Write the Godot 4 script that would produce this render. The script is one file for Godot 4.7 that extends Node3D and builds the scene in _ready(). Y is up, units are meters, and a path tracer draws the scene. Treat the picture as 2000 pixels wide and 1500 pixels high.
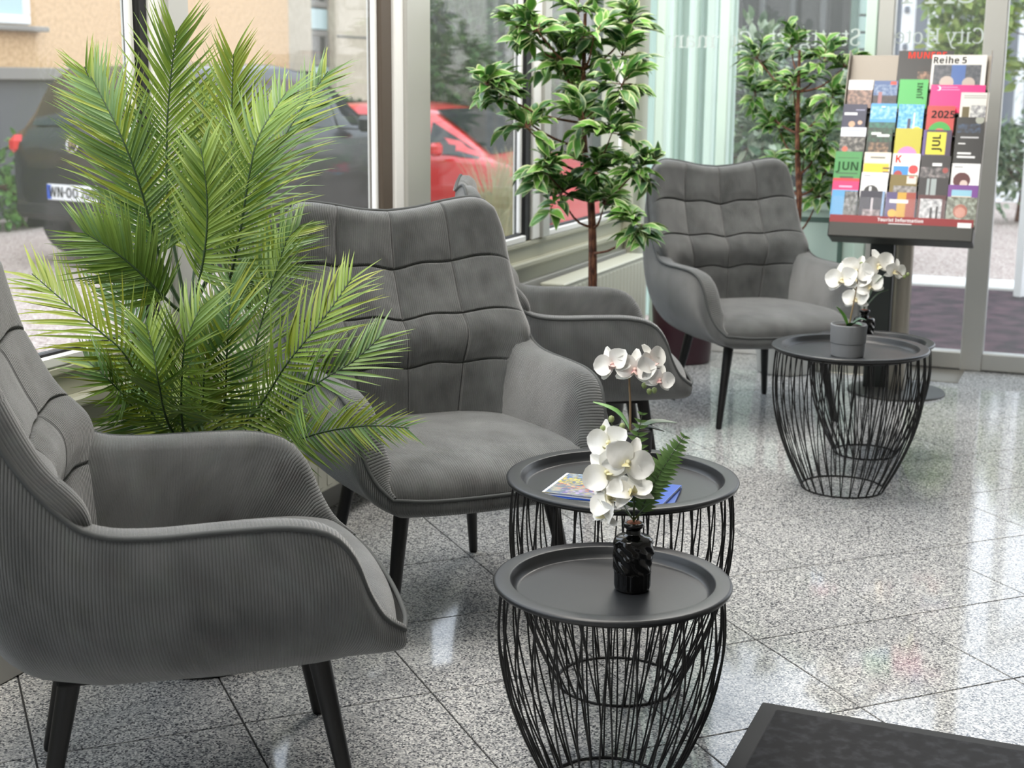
extends Node3D
# A hotel lobby corner: armchairs and wire side tables by a window wall, daylight from the street.
# World axes follow the room: -z runs along the window wall (x = -2.1) to the glass entrance wall (z = -6.72).

var M := {}
var taken := {}
var rng := RandomNumberGenerator.new()
var noise := FastNoiseLite.new()

const WALL_X := -2.10
const BACK_Z := -6.72
const CEIL := 2.9
const LAMP := 2.8


class Mesher:
	var v := PackedVector3Array()
	var n := PackedVector3Array()
	var t := PackedVector2Array()
	var c := PackedColorArray()
	var ix := PackedInt32Array()
	var col := Color.WHITE
	var pile: FastNoiseLite

	func vert(p: Vector3, nn: Vector3, uv := Vector2.ZERO) -> int:
		v.append(p)
		n.append(nn)
		t.append(uv)
		c.append(nap(p) if pile else col)
		return v.size() - 1

	# corduroy pile brushed this way and that
	func nap(p: Vector3) -> Color:
		var a := pile.get_noise_3d(p.x * 1.3, p.y * 1.0, p.z * 1.3)
		var b := pile.get_noise_3d(p.x * 4.0 + 9.0, p.y * 2.2, p.z * 4.0)
		var k := 0.094 * (1.0 + 0.50 * a + 0.26 * b)
		return Color(k * 0.955, k * 1.0, k * 0.995)

	func corner(at: Vector3, h: Vector3, bev: float, turn: Basis, axis: int, s: Vector3) -> Vector3:
		var q := h * s
		for k in 3:
			if k != axis:
				q[k] -= s[k] * bev
		return at + turn * q

	# rows of points as a smooth sheet; «away» lies on its inner side
	func grid(rows: Array, away := Vector3.INF, flip := false) -> void:
		var nr := rows.size()
		var nc: int = rows[0].size()
		var um := PackedFloat32Array([0.0])
		var mid: PackedVector3Array = rows[nr / 2]
		for j in range(1, nc):
			um.append(um[j - 1] + mid[j].distance_to(mid[j - 1]))
		var vm := PackedFloat32Array([0.0])
		for i in range(1, nr):
			vm.append(vm[i - 1] + rows[i][nc / 2].distance_to(rows[i - 1][nc / 2]))
		var closed: bool = mid[0].distance_to(mid[nc - 1]) < 1e-5 and nc > 3
		var norms := PackedVector3Array()
		var side := 0.0
		for i in nr:
			var r: PackedVector3Array = rows[i]
			var up: PackedVector3Array = rows[mini(i + 1, nr - 1)]
			var dn: PackedVector3Array = rows[maxi(i - 1, 0)]
			for j in nc:
				var ja := j - 1
				var jb := j + 1
				if closed:
					ja = nc - 2 if j == 0 else j - 1
					jb = 1 if j == nc - 1 else j + 1
				else:
					ja = maxi(ja, 0)
					jb = mini(jb, nc - 1)
				var du := r[jb] - r[ja]
				if du.length() < 1e-7:
					du = up[jb] - up[ja] if up[jb].distance_to(up[ja]) > 1e-7 else dn[jb] - dn[ja]
				var m := du.cross(up[j] - dn[j]).normalized()
				norms.append(m)
				if away.is_finite():
					side += m.dot(r[j] - away)
		if away.is_finite() and side < 0.0:
			flip = true
		var base := v.size()
		for i in nr:
			for j in nc:
				var m := norms[i * nc + j]
				vert(rows[i][j], -m if flip else m, Vector2(um[j], vm[i]))
		for i in nr - 1:
			for j in nc - 1:
				var a := base + i * nc + j
				var b := a + 1
				var d := a + nc
				var e := d + 1
				if flip:
					ix.append_array(PackedInt32Array([a, b, e, a, e, d]))
				else:
					ix.append_array(PackedInt32Array([a, e, b, a, d, e]))

	# flat polygon, facing away from «centre»
	func poly(p: PackedVector3Array, centre: Vector3, uvs := PackedVector2Array()) -> void:
		var m := Vector3.ZERO
		var mean := Vector3.ZERO
		for i in p.size():
			m += p[i].cross(p[(i + 1) % p.size()])
			mean += p[i]
		mean /= p.size()
		m = Vector3.ZERO
		for i in p.size():
			m += (p[i] - mean).cross(p[(i + 1) % p.size()] - mean)
		m = m.normalized()
		var flip := m.dot(mean - centre) < 0.0
		if flip:
			m = -m
		var base := v.size()
		for i in p.size():
			vert(p[i], m, uvs[i] if uvs.size() else Vector2(p[i].x + p[i].z, p[i].y + p[i].z))
		for i in range(1, p.size() - 1):
			if flip:
				ix.append_array(PackedInt32Array([base, base + i, base + i + 1]))
			else:
				ix.append_array(PackedInt32Array([base, base + i + 1, base + i]))

	func box(at: Vector3, size: Vector3, bev := 0.0, turn := Basis.IDENTITY) -> void:
		var h := size * 0.5
		bev = minf(bev, minf(h.x, minf(h.y, h.z)) * 0.9)
		for a in 3:
			var b := (a + 1) % 3
			var d := (a + 2) % 3
			for sa in [-1.0, 1.0]:
				var pts := PackedVector3Array()
				var uvs := PackedVector2Array()
				for k in [[-1.0, -1.0], [1.0, -1.0], [1.0, 1.0], [-1.0, 1.0]]:
					var s := Vector3.ZERO
					s[a] = sa
					s[b] = k[0]
					s[d] = k[1]
					pts.append(corner(at, h, bev, turn, a, s))
					uvs.append(Vector2(h[b] * k[0], h[d] * k[1]))
				poly(pts, at, uvs)
			if bev > 0.0:
				for sb in [-1.0, 1.0]:
					for sd in [-1.0, 1.0]:
						var pts := PackedVector3Array()
						var s1 := Vector3.ZERO
						s1[b] = sb
						s1[d] = sd
						s1[a] = -1.0
						var s2 := s1
						s2[a] = 1.0
						pts.append(corner(at, h, bev, turn, b, s1))
						pts.append(corner(at, h, bev, turn, b, s2))
						pts.append(corner(at, h, bev, turn, d, s2))
						pts.append(corner(at, h, bev, turn, d, s1))
						poly(pts, at)
		if bev > 0.0:
			for sx in [-1.0, 1.0]:
				for sy in [-1.0, 1.0]:
					for sz in [-1.0, 1.0]:
						var s := Vector3(sx, sy, sz)
						poly(PackedVector3Array([corner(at, h, bev, turn, 0, s), corner(at, h, bev, turn, 1, s), corner(at, h, bev, turn, 2, s)]), at)

	# round bar along a path
	func tube(path: PackedVector3Array, radii: PackedFloat32Array, sides := 8, caps := true) -> void:
		var rows := []
		var k := path.size()
		var t0 := (path[1] - path[0]).normalized()
		var u := t0.cross(Vector3.UP if absf(t0.y) < 0.9 else Vector3.RIGHT).normalized()
		var loop := path[0].distance_to(path[k - 1]) < 1e-5 and k > 3
		for i in k:
			var tg := (path[mini(i + 1, k - 1)] - path[maxi(i - 1, 0)]).normalized()
			if loop and (i == 0 or i == k - 1):
				tg = (path[1] - path[k - 2]).normalized()
			u = (u - tg * u.dot(tg)).normalized()
			var w := tg.cross(u)
			var r: float = radii[mini(i, radii.size() - 1)]
			var ring := PackedVector3Array()
			for j in sides + 1:
				var a := TAU * (j % sides) / sides
				ring.append(path[i] + (u * cos(a) + w * sin(a)) * r)
			rows.append(ring)
		grid(rows, Vector3.INF, false)
		if caps and not loop:
			for e in [0, k - 1]:
				var q := PackedVector3Array(rows[e])
				q.remove_at(q.size() - 1)
				poly(q, path[1] if e == 0 else path[k - 2])

	# turned shape about y; profile of (radius, height)
	func lathe(profile: PackedVector2Array, seg := 32, at := Vector3.ZERO, flip := false) -> void:
		var rows := []
		for p in profile:
			var ring := PackedVector3Array()
			for j in seg + 1:
				var a := TAU * (j % seg) / seg
				ring.append(at + Vector3(cos(a) * p.x, p.y, sin(a) * p.x))
			rows.append(ring)
		grid(rows, Vector3.INF, flip)

	# a flat outline pushed to a thickness; the outline lies in xf's xy plane, the front faces xf's +z
	func slab(outline: PackedVector2Array, depth: float, xf := Transform3D.IDENTITY) -> void:
		var tri := Geometry2D.triangulate_polygon(outline)
		var mean := Vector2.ZERO
		for p in outline:
			mean += p
		mean /= outline.size()
		var inner := xf * Vector3(mean.x, mean.y, -depth * 0.5)
		for face in 2:
			var base := v.size()
			var nn := xf.basis.z.normalized() * (1.0 if face == 0 else -1.0)
			for p in outline:
				vert(xf * Vector3(p.x, p.y, 0.0 if face == 0 else -depth), nn, p)
			for i in range(0, tri.size(), 3):
				var a := base + tri[i]
				var b := base + tri[i + 1]
				var d := base + tri[i + 2]
				if (v[b] - v[a]).cross(v[d] - v[a]).dot(nn) > 0.0:
					ix.append_array(PackedInt32Array([a, d, b]))
				else:
					ix.append_array(PackedInt32Array([a, b, d]))
		var k := outline.size()
		var turned := Geometry2D.is_polygon_clockwise(outline)
		for i in k:
			var a := outline[i]
			var b := outline[(i + 1) % k]
			var e := b - a
			var nn := xf.basis * (Vector3(-e.y, e.x, 0) if turned else Vector3(e.y, -e.x, 0)).normalized()
			var q := PackedVector3Array([xf * Vector3(a.x, a.y, 0), xf * Vector3(b.x, b.y, 0), xf * Vector3(b.x, b.y, -depth), xf * Vector3(a.x, a.y, -depth)])
			poly(q, (q[0] + q[2]) * 0.5 - nn)

	func mesh(m: Material) -> ArrayMesh:
		var arr := []
		arr.resize(Mesh.ARRAY_MAX)
		arr[Mesh.ARRAY_VERTEX] = v
		arr[Mesh.ARRAY_NORMAL] = n
		arr[Mesh.ARRAY_TEX_UV] = t
		arr[Mesh.ARRAY_COLOR] = c
		arr[Mesh.ARRAY_INDEX] = ix
		var am := ArrayMesh.new()
		am.add_surface_from_arrays(Mesh.PRIMITIVE_TRIANGLES, arr)
		am.surface_set_material(0, m)
		return am


# ---------------------------------------------------------------- naming and placing

func numbered(called: String) -> String:
	if not taken.has(called):
		taken[called] = 0
		return called
	taken[called] += 1
	return "%s_%03d" % [called, taken[called]]


func metas(o: Node, label: String, category: String, group := "", kind := "") -> void:
	if label:
		o.set_meta("label", label)
	if category:
		o.set_meta("category", category)
	if group:
		o.set_meta("group", group)
	if kind:
		o.set_meta("kind", kind)


func thing(called: String, label: String, category: String, at := Vector3.ZERO, turn := 0.0, group := "") -> Node3D:
	var o := Node3D.new()
	o.name = numbered(called)
	add_child(o)
	o.position = at
	o.rotation.y = turn
	metas(o, label, category, group)
	return o


func inst(parent: Node, called: String, m: Mesh, xf := Transform3D.IDENTITY) -> MeshInstance3D:
	var o := MeshInstance3D.new()
	o.name = numbered(called) if parent == self else called
	o.mesh = m
	o.transform = xf
	parent.add_child(o, true)
	return o


func part(parent: Node, called: String, b: Mesher, m: Material, xf := Transform3D.IDENTITY) -> MeshInstance3D:
	return inst(parent, called, b.mesh(m), xf)


func bpart(parent: Node, called: String, at: Vector3, size: Vector3, m: Material, bev := 0.004) -> MeshInstance3D:
	var b := Mesher.new()
	b.box(Vector3.ZERO, size, bev)
	return part(parent, called, b, m, Transform3D(Basis.IDENTITY, at))


func struct(called: String, b: Mesher, m: Material) -> MeshInstance3D:
	var o := part(self, called, b, m)
	o.set_meta("kind", "structure")
	return o


func copy_of(o: Node3D, label: String) -> Node3D:
	var c: Node3D = o.duplicate()
	var base := String(o.name)
	c.name = numbered(base)
	add_child(c)
	c.set_meta("label", label)
	return c


func words(parent: Node, text: String, high: float, m: Material, xf: Transform3D, deep := 0.002, called := "lettering", bold := 600, serif := false, italic := false) -> MeshInstance3D:
	var f := SystemFont.new()
	f.font_names = PackedStringArray(["Droid Serif" if serif else "Droid Sans"])
	f.font_weight = bold
	f.font_italic = italic
	var tm := TextMesh.new()
	tm.font = f
	tm.text = text
	tm.font_size = 32
	tm.pixel_size = high / 24.0
	tm.depth = deep
	tm.curve_step = 2.0
	tm.material = m
	return inst(parent, called, tm, xf)


# ---------------------------------------------------------------- curves

func smooth(p: Array, k: int) -> PackedVector3Array:
	var fine := PackedVector3Array()
	var cum := PackedFloat32Array()
	var total := 0.0
	for i in p.size() - 1:
		var a: Vector3 = p[maxi(i - 1, 0)]
		var b: Vector3 = p[i]
		var c: Vector3 = p[i + 1]
		var d: Vector3 = p[mini(i + 2, p.size() - 1)]
		for s in 16:
			var q := b.cubic_interpolate(c, a, d, s / 16.0)
			if fine.size():
				total += q.distance_to(fine[-1])
			fine.append(q)
			cum.append(total)
	total += fine[-1].distance_to(p[-1])
	fine.append(p[-1])
	cum.append(total)
	var out := PackedVector3Array()
	var at := 0
	for i in k:
		var want := total * i / (k - 1)
		while at < cum.size() - 2 and cum[at + 1] < want:
			at += 1
		var span := maxf(cum[at + 1] - cum[at], 1e-9)
		out.append(fine[at].lerp(fine[at + 1], clampf((want - cum[at]) / span, 0.0, 1.0)))
	return out


func along(p: Array, q: float) -> Vector3:
	# p: rows of [fraction, point]
	for i in p.size() - 1:
		if q <= p[i + 1][0]:
			var s: float = (q - p[i][0]) / (p[i + 1][0] - p[i][0])
			var b: Vector3 = p[i][1]
			return b.lerp(p[i + 1][1], smoothstep(0.0, 1.0, s) * 0.35 + s * 0.65)
	return p[-1][1]


func level(y: Array, x: float) -> float:
	for i in y.size() - 1:
		if x <= y[i + 1][0]:
			return lerpf(y[i][1], y[i + 1][1], (x - y[i][0]) / (y[i + 1][0] - y[i][0]))
	return y[-1][1]


# ---------------------------------------------------------------- materials

func mat(key: String, c: Color, rough := 0.6, metal := 0.0) -> StandardMaterial3D:
	var m := StandardMaterial3D.new()
	m.resource_name = key
	m.albedo_color = c
	m.roughness = rough
	m.metallic = metal
	M[key] = m
	return m


func tinted(key: String, rough := 0.6) -> StandardMaterial3D:
	var m := mat(key, Color.WHITE, rough)
	m.vertex_color_use_as_albedo = true
	return m


func noise_tex(freq: float, stops: Array, size := 512, kind := FastNoiseLite.TYPE_SIMPLEX, sharp := false, seed_ := 1, octaves := 3) -> NoiseTexture2D:
	var f := FastNoiseLite.new()
	f.noise_type = kind
	f.seed = seed_
	f.frequency = freq
	f.fractal_octaves = octaves
	if kind == FastNoiseLite.TYPE_CELLULAR:
		f.fractal_type = FastNoiseLite.FRACTAL_NONE
		f.cellular_return_type = FastNoiseLite.RETURN_CELL_VALUE
		f.domain_warp_enabled = true
		f.domain_warp_amplitude = 6.0
		f.domain_warp_frequency = freq * 0.9
	var g := Gradient.new()
	g.interpolation_mode = Gradient.GRADIENT_INTERPOLATE_CONSTANT if sharp else Gradient.GRADIENT_INTERPOLATE_LINEAR
	var offs := PackedFloat32Array()
	var cols := PackedColorArray()
	for s in stops:
		offs.append(s[0])
		cols.append(s[1])
	g.offsets = offs
	g.colors = cols
	var tx := NoiseTexture2D.new()
	tx.width = size
	tx.height = size
	tx.seamless = true
	tx.noise = f
	tx.color_ramp = g
	return tx


func rib_normal() -> ImageTexture:
	var im := Image.create(128, 32, false, Image.FORMAT_RGB8)
	var r := RandomNumberGenerator.new()
	r.seed = 7
	for x in 128:
		var ph := fmod(x, 16.0) / 16.0
		var hgt := pow(sin(PI * ph), 0.6)
		for y in 32:
			var g := clampf(hgt * 0.9 + r.randf_range(-0.05, 0.05), 0.0, 1.0)
			im.set_pixel(x, y, Color(g, g, g))
	im.bump_map_to_normal_map(3.0)
	return ImageTexture.create_from_image(im)


func make_materials() -> void:
	# corduroy: eight wales to a repeat of 44 mm
	var cord := tinted("grey_corduroy", 0.95)
	cord.normal_enabled = true
	cord.normal_texture = rib_normal()
	cord.normal_scale = 1.5
	cord.uv1_scale = Vector3(1.0 / 0.044, 1.0 / 0.044, 1)
	cord.rim_enabled = true
	cord.rim = 1.0
	cord.rim_tint = 0.1
	cord.metallic_specular = 0.3
	mat("piping", Color(0.27, 0.28, 0.28), 0.85)
	mat("black_leg", Color(0.055, 0.055, 0.058), 0.42)
	mat("underside", Color(0.06, 0.06, 0.06), 0.9)
	mat("tray_black", Color(0.135, 0.142, 0.15), 0.36)
	mat("wire_black", Color(0.045, 0.045, 0.045), 0.5)
	# polished granite
	var gr := mat("granite", Color.WHITE, 0.07)
	gr.albedo_texture = noise_tex(0.13, [[0.0, Color(0.31, 0.318, 0.335)], [0.12, Color(0.48, 0.49, 0.50)], [0.3, Color(0.625, 0.63, 0.635)], [0.52, Color(0.74, 0.74, 0.735)], [0.8, Color(0.86, 0.86, 0.85)]], 1024, FastNoiseLite.TYPE_CELLULAR, true, 3)
	gr.uv1_scale = Vector3(1.0 / 0.46, 1.0 / 0.46, 1)
	mat("grout", Color(0.2, 0.2, 0.2), 0.9)
	mat("white_frame", Color(0.93, 0.93, 0.92), 0.35)
	mat("aluminium", Color(0.73, 0.73, 0.71), 0.38, 0.25)
	mat("parapet_paint", Color(0.66, 0.66, 0.59), 0.55)
	mat("parapet_grey", Color(0.62, 0.62, 0.60), 0.6)
	mat("seal_black", Color(0.05, 0.05, 0.055), 0.6)
	mat("gasket_brown", Color(0.33, 0.29, 0.25), 0.6)
	mat("mint", Color(0.80, 0.88, 0.83), 0.45)
	mat("mint_pale", Color(0.70, 0.79, 0.75), 0.4)
	mat("mint_dark", Color(0.36, 0.45, 0.41), 0.5)
	mat("radiator_white", Color(0.80, 0.80, 0.74), 0.4)
	mat("plaster", Color(0.70, 0.69, 0.67), 0.9)
	mat("ceiling_white", Color(0.93, 0.93, 0.92), 0.9)
	var gl := mat("glass", Color(0.95, 0.98, 0.97, 0.04), 0.02)
	gl.metallic_specular = 0.3
	gl.transparency = BaseMaterial3D.TRANSPARENCY_ALPHA
	var ac := mat("acrylic", Color(0.95, 0.97, 0.98, 0.06), 0.05)
	ac.metallic_specular = 0.12
	ac.transparency = BaseMaterial3D.TRANSPARENCY_ALPHA
	var sage := mat("etched_letters", Color(0.74, 0.78, 0.76), 0.6)
	sage.metallic = 0.0
	var carpet := mat("mat_pile", Color.WHITE, 1.0)
	carpet.albedo_texture = noise_tex(0.02, [[0.0, Color(0.03, 0.034, 0.048)], [0.45, Color(0.06, 0.064, 0.08)], [0.6, Color(0.11, 0.115, 0.13)], [1.0, Color(0.20, 0.20, 0.22)]], 512, FastNoiseLite.TYPE_SIMPLEX, false, 5, 5)
	carpet.uv1_triplanar = true
	carpet.uv1_scale = Vector3(2.2, 2.2, 2.2)
	carpet.rim_enabled = true
	carpet.rim = 0.3
	mat("mat_rubber", Color(0.17, 0.175, 0.18), 0.75)
	tinted("leaf", 0.42).backlight_enabled = true
	M.leaf.backlight = Color(0.18, 0.25, 0.06)
	tinted("stem", 0.6)
	var bark := mat("bark", Color.WHITE, 0.85)
	bark.albedo_texture = noise_tex(0.03, [[0.2, Color(0.20, 0.115, 0.075)], [0.5, Color(0.38, 0.22, 0.15)], [0.85, Color(0.52, 0.38, 0.28)]], 256, FastNoiseLite.TYPE_SIMPLEX, false, 9, 4)
	bark.uv1_triplanar = true
	bark.uv1_scale = Vector3(9, 2.5, 9)
	tinted("petal", 0.55).backlight_enabled = true
	M.petal.backlight = Color(0.3, 0.3, 0.28)
	mat("vase_black", Color(0.012, 0.012, 0.013), 0.06)
	mat("cork", Color(0.50, 0.30, 0.20), 0.9)
	mat("pot_grey", Color(0.47, 0.48, 0.49), 0.8)
	mat("pot_dark_grey", Color(0.25, 0.25, 0.26), 0.75)
	mat("pot_maroon", Color(0.24, 0.12, 0.16), 0.35)
	mat("pot_charcoal", Color(0.16, 0.16, 0.165), 0.6)
	mat("pot_white", Color(0.80, 0.80, 0.78), 0.5)
	mat("soil", Color(0.16, 0.12, 0.09), 1.0)
	mat("paper", Color(0.92, 0.92, 0.90), 0.6)
	mat("ink_black", Color(0.05, 0.05, 0.05), 0.7)
	mat("ink_white", Color(0.95, 0.95, 0.95), 0.7)
	mat("ink_red", Color(0.85, 0.2, 0.12), 0.7)
	mat("ink_green", Color(0.1, 0.3, 0.13), 0.7)
	mat("ink_yellow", Color(0.95, 0.8, 0.1), 0.7)
	mat("steel", Color(0.60, 0.58, 0.54), 0.32, 0.8)
	mat("rack_grey", Color(0.60, 0.57, 0.53), 0.5, 0.2)
	mat("rack_dark", Color(0.24, 0.24, 0.225), 0.45, 0.2)
	mat("strip_red", Color(0.56, 0.11, 0.13), 0.45)
	mat("base_dark", Color(0.15, 0.17, 0.165), 0.5)
	# street
	var st := mat("stucco", Color.WHITE, 0.95)
	st.albedo_texture = noise_tex(0.06, [[0.0, Color(0.74, 0.60, 0.44)], [0.5, Color(0.82, 0.68, 0.51)], [1.0, Color(0.88, 0.75, 0.58)]], 512, FastNoiseLite.TYPE_SIMPLEX, false, 11, 5)
	st.uv1_triplanar = true
	st.uv1_world_triplanar = true
	st.uv1_scale = Vector3(0.5, 0.5, 0.5)
	var cc := mat("concrete_panel", Color.WHITE, 0.95)
	cc.albedo_texture = noise_tex(0.05, [[0.0, Color(0.70, 0.65, 0.56)], [0.5, Color(0.80, 0.75, 0.66)], [1.0, Color(0.88, 0.84, 0.76)]], 512, FastNoiseLite.TYPE_SIMPLEX, false, 12, 4)
	cc.uv1_triplanar = true
	cc.uv1_world_triplanar = true
	cc.uv1_scale = Vector3(1.2, 0.15, 1.2)
	var pv := mat("pavement", Color.WHITE, 0.95)
	pv.albedo_texture = noise_tex(0.11, [[0.0, Color(0.55, 0.48, 0.44)], [0.25, Color(0.68, 0.61, 0.57)], [0.55, Color(0.76, 0.70, 0.66)], [0.85, Color(0.84, 0.79, 0.75)]], 1024, FastNoiseLite.TYPE_CELLULAR, true, 21)
	pv.uv1_triplanar = true
	pv.uv1_world_triplanar = true
	pv.uv1_scale = Vector3(0.8, 0.8, 0.8)
	mat("plinth_grey", Color(0.38, 0.38, 0.38), 0.9)
	mat("stone_grey", Color(0.55, 0.53, 0.50), 0.9)
	mat("dark_facade", Color(0.20, 0.205, 0.21), 0.7)
	mat("facade_rib", Color(0.32, 0.33, 0.33), 0.7)
	mat("facade_white", Color(0.92, 0.93, 0.93), 0.8)
	mat("facade_blind", Color(0.42, 0.44, 0.47), 0.7)
	mat("window_dark", Color(0.13, 0.14, 0.15), 0.1)
	mat("window_blue", Color(0.72, 0.82, 0.82), 0.3)
	mat("kerb_white", Color(0.92, 0.91, 0.88), 0.9)
	var pm := mat("porch_mat", Color.WHITE, 1.0)
	pm.albedo_texture = noise_tex(0.02, [[0.2, Color(0.20, 0.16, 0.17)], [0.5, Color(0.27, 0.20, 0.22)], [0.85, Color(0.34, 0.25, 0.27)]], 256, FastNoiseLite.TYPE_SIMPLEX, false, 15, 4)
	pm.uv1_triplanar = true
	pm.uv1_scale = Vector3(0.8, 0.8, 0.8)
	var bl := mat("car_black", Color(0.05, 0.045, 0.06), 0.3, 0.0)
	bl.clearcoat_enabled = true
	bl.clearcoat = 0.4
	bl.clearcoat_roughness = 0.06
	var rd := mat("car_red", Color(0.80, 0.05, 0.06), 0.3)
	rd.clearcoat_enabled = true
	rd.clearcoat_roughness = 0.06
	mat("car_glass", Color(0.10, 0.115, 0.12), 0.05)
	mat("tyre", Color(0.045, 0.045, 0.047), 0.8)
	mat("chrome", Color(0.82, 0.82, 0.82), 0.15, 1.0)
	mat("lamp_red", Color(0.78, 0.06, 0.07), 0.15)
	mat("plate_white", Color(0.9, 0.9, 0.9), 0.4)
	mat("plate_blue", Color(0.06, 0.3, 0.72), 0.4)
	mat("car_trim", Color(0.05, 0.05, 0.05), 0.6)
	var lamp := mat("lamp_panel", Color.WHITE, 0.5)
	lamp.emission_enabled = true
	lamp.emission = Color(1.0, 0.98, 0.95)
	lamp.emission_energy_multiplier = 2.5


func _ready() -> void:
	rng.seed = 20
	noise.seed = 4
	noise.frequency = 6.0
	noise.fractal_octaves = 3
	# camera
	var cam := Camera3D.new()
	cam.name = "camera"
	cam.fov = 2.0 * rad_to_deg(atan(750.0 / 2840.0))
	cam.near = 0.05
	cam.far = 200.0
	cam.position = Vector3(0, 1.27, 0)
	cam.basis = Basis(Vector3.UP, deg_to_rad(22.1)) * Basis(Vector3.RIGHT, deg_to_rad(-11.86)) * Basis(Vector3.BACK, deg_to_rad(0.462))
	var ca := CameraAttributesPhysical.new()
	ca.frustum_focal_length = 12.0 * 2840.0 / 750.0   # the vertical angle of view of 29.6 degrees on a 24 mm high frame
	ca.frustum_near = 0.05
	ca.frustum_far = 300.0
	ca.frustum_focus_distance = 2.95
	ca.exposure_aperture = 5.6
	cam.attributes = ca
	add_child(cam)
	cam.make_current()
	# overcast daylight
	var env := Environment.new()
	env.background_mode = Environment.BG_SKY
	var sm := ProceduralSkyMaterial.new()
	sm.sky_top_color = Color(0.86, 0.91, 0.97)
	sm.sky_horizon_color = Color(0.97, 0.97, 0.96)
	sm.ground_bottom_color = Color(0.5, 0.48, 0.45)
	sm.ground_horizon_color = Color(0.75, 0.73, 0.7)
	sm.sky_energy_multiplier = 1.0
	sm.ground_energy_multiplier = 1.0
	var sky := Sky.new()
	sky.sky_material = sm
	env.sky = sky
	env.background_energy_multiplier = 2.6
	env.tonemap_mode = Environment.TONE_MAPPER_LINEAR
	env.tonemap_exposure = 1.27
	env.sdfgi_enabled = true
	env.ssao_enabled = true
	env.ssil_enabled = true
	var we := WorldEnvironment.new()
	we.name = "environment"
	we.environment = env
	add_child(we)
	make_materials()
	ceiling_lamps()
	build_floor()
	build_shell()
	build_window_wall()
	build_entrance()
	build_street()
	build_furniture()
	build_plants()
	build_rack()
	build_small_things()


func ceiling_lamps() -> void:
	for e in [[-0.9, "near the camera"], [-2.5, "over the palm"], [-4.1, "over the third armchair"], [-5.7, "over the farthest armchair"]]:
		var t := thing("ceiling_lamp", "square white ceiling panel lamp %s" % e[1], "lamp", Vector3(-1.3, CEIL - 0.03, e[0]), 0.0, "ceiling panel lamps along the windows")
		bpart(t, "frame", Vector3(0, 0.012, 0), Vector3(0.94, 0.028, 0.94), M.white_frame)
		bpart(t, "diffuser", Vector3(0, -0.006, 0), Vector3(0.88, 0.012, 0.88), M.lamp_panel, 0.002)
		var a := AreaLight3D.new()
		a.name = "lamp_light"
		a.area_size = Vector2(0.88, 0.88)
		a.light_color = Color(1.0, 0.98, 0.95)
		a.light_energy = LAMP
		a.shadow_enabled = true
		a.area_range = 14.0
		a.area_attenuation = 2.0
		a.rotation.x = -PI / 2
		a.position = Vector3(0, -0.016, 0)
		t.add_child(a)


# ---------------------------------------------------------------- setting

func build_floor() -> void:
	var base := Mesher.new()
	base.box(Vector3(0.7, -0.053, -1.96), Vector3(5.8, 0.1, 9.68))
	var fl := struct("floor", base, M.grout)
	var room := PackedVector2Array([Vector2(-2.12, -6.74), Vector2(3.5, -6.74), Vector2(3.5, 2.8), Vector2(-2.12, 2.8)])
	var ea := Vector2(-1, 1) / sqrt(2.0)
	var eb := Vector2(-1, -1) / sqrt(2.0)
	var rest := Mesher.new()
	var r := RandomNumberGenerator.new()
	r.seed = 3
	for i in range(-18, 18):
		for j in range(-14, 20):
			var o := ea * (0.234 + 0.4 * i) + eb * (0.309 + 0.4 * j)
			var g := 0.0019
			var sq := PackedVector2Array()
			for k in [Vector2(g, g), Vector2(0.4 - g, g), Vector2(0.4 - g, 0.4 - g), Vector2(g, 0.4 - g)]:
				sq.append(o + ea * k.x + eb * k.y)
			var cut := Geometry2D.intersect_polygons(sq, room)
			if cut.is_empty():
				continue
			var shape: PackedVector2Array = cut[0]
			var mid := Vector2.ZERO
			for p in shape:
				mid += p
			mid /= shape.size()
			var seen: bool = mid.x < 0.55 and mid.y < -1.7 and mid.x < 0.3 - (mid.y + 4.0) * 0.05
			var b := Mesher.new() if seen else rest
			var turn := r.randf() * TAU
			var off := Vector2(r.randf(), r.randf())
			var top := PackedVector3Array()
			var uvs := PackedVector2Array()
			var c3 := Vector3(mid.x, 0, mid.y)
			var inner := PackedVector3Array()
			for p in shape:
				var q := p + (mid - p).normalized() * 0.0012
				top.append(Vector3(q.x, 0, q.y))
				inner.append(Vector3(p.x, -0.0012, p.y))
				uvs.append((q - mid).rotated(turn) + off)
			b.poly(top, c3 + Vector3(0, -1, 0), uvs)
			for k in shape.size():
				var l := (k + 1) % shape.size()
				b.poly(PackedVector3Array([top[k], top[l], inner[l], inner[k]]), c3 + Vector3(0, -0.3, 0))
				b.poly(PackedVector3Array([inner[k], inner[l], inner[l] + Vector3(0, -0.004, 0), inner[k] + Vector3(0, -0.004, 0)]), c3)
			if seen:
				part(fl, "granite_tile", b, M.granite)
	part(fl, "granite_tiling", rest, M.granite).set_meta("kind", "stuff")


func build_shell() -> void:
	var b := Mesher.new()
	b.box(Vector3(0.7, CEIL + 0.1, -1.96), Vector3(6.0, 0.2, 9.9))
	struct("ceiling", b, M.ceiling_white)
	b = Mesher.new()
	b.box(Vector3(3.6, CEIL / 2, -1.96), Vector3(0.2, CEIL, 9.9))
	struct("wall_right", b, M.plaster)
	b = Mesher.new()
	b.box(Vector3(0.7, CEIL / 2, 2.9), Vector3(6.0, CEIL, 0.2))
	struct("wall_front", b, M.plaster)


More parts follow.
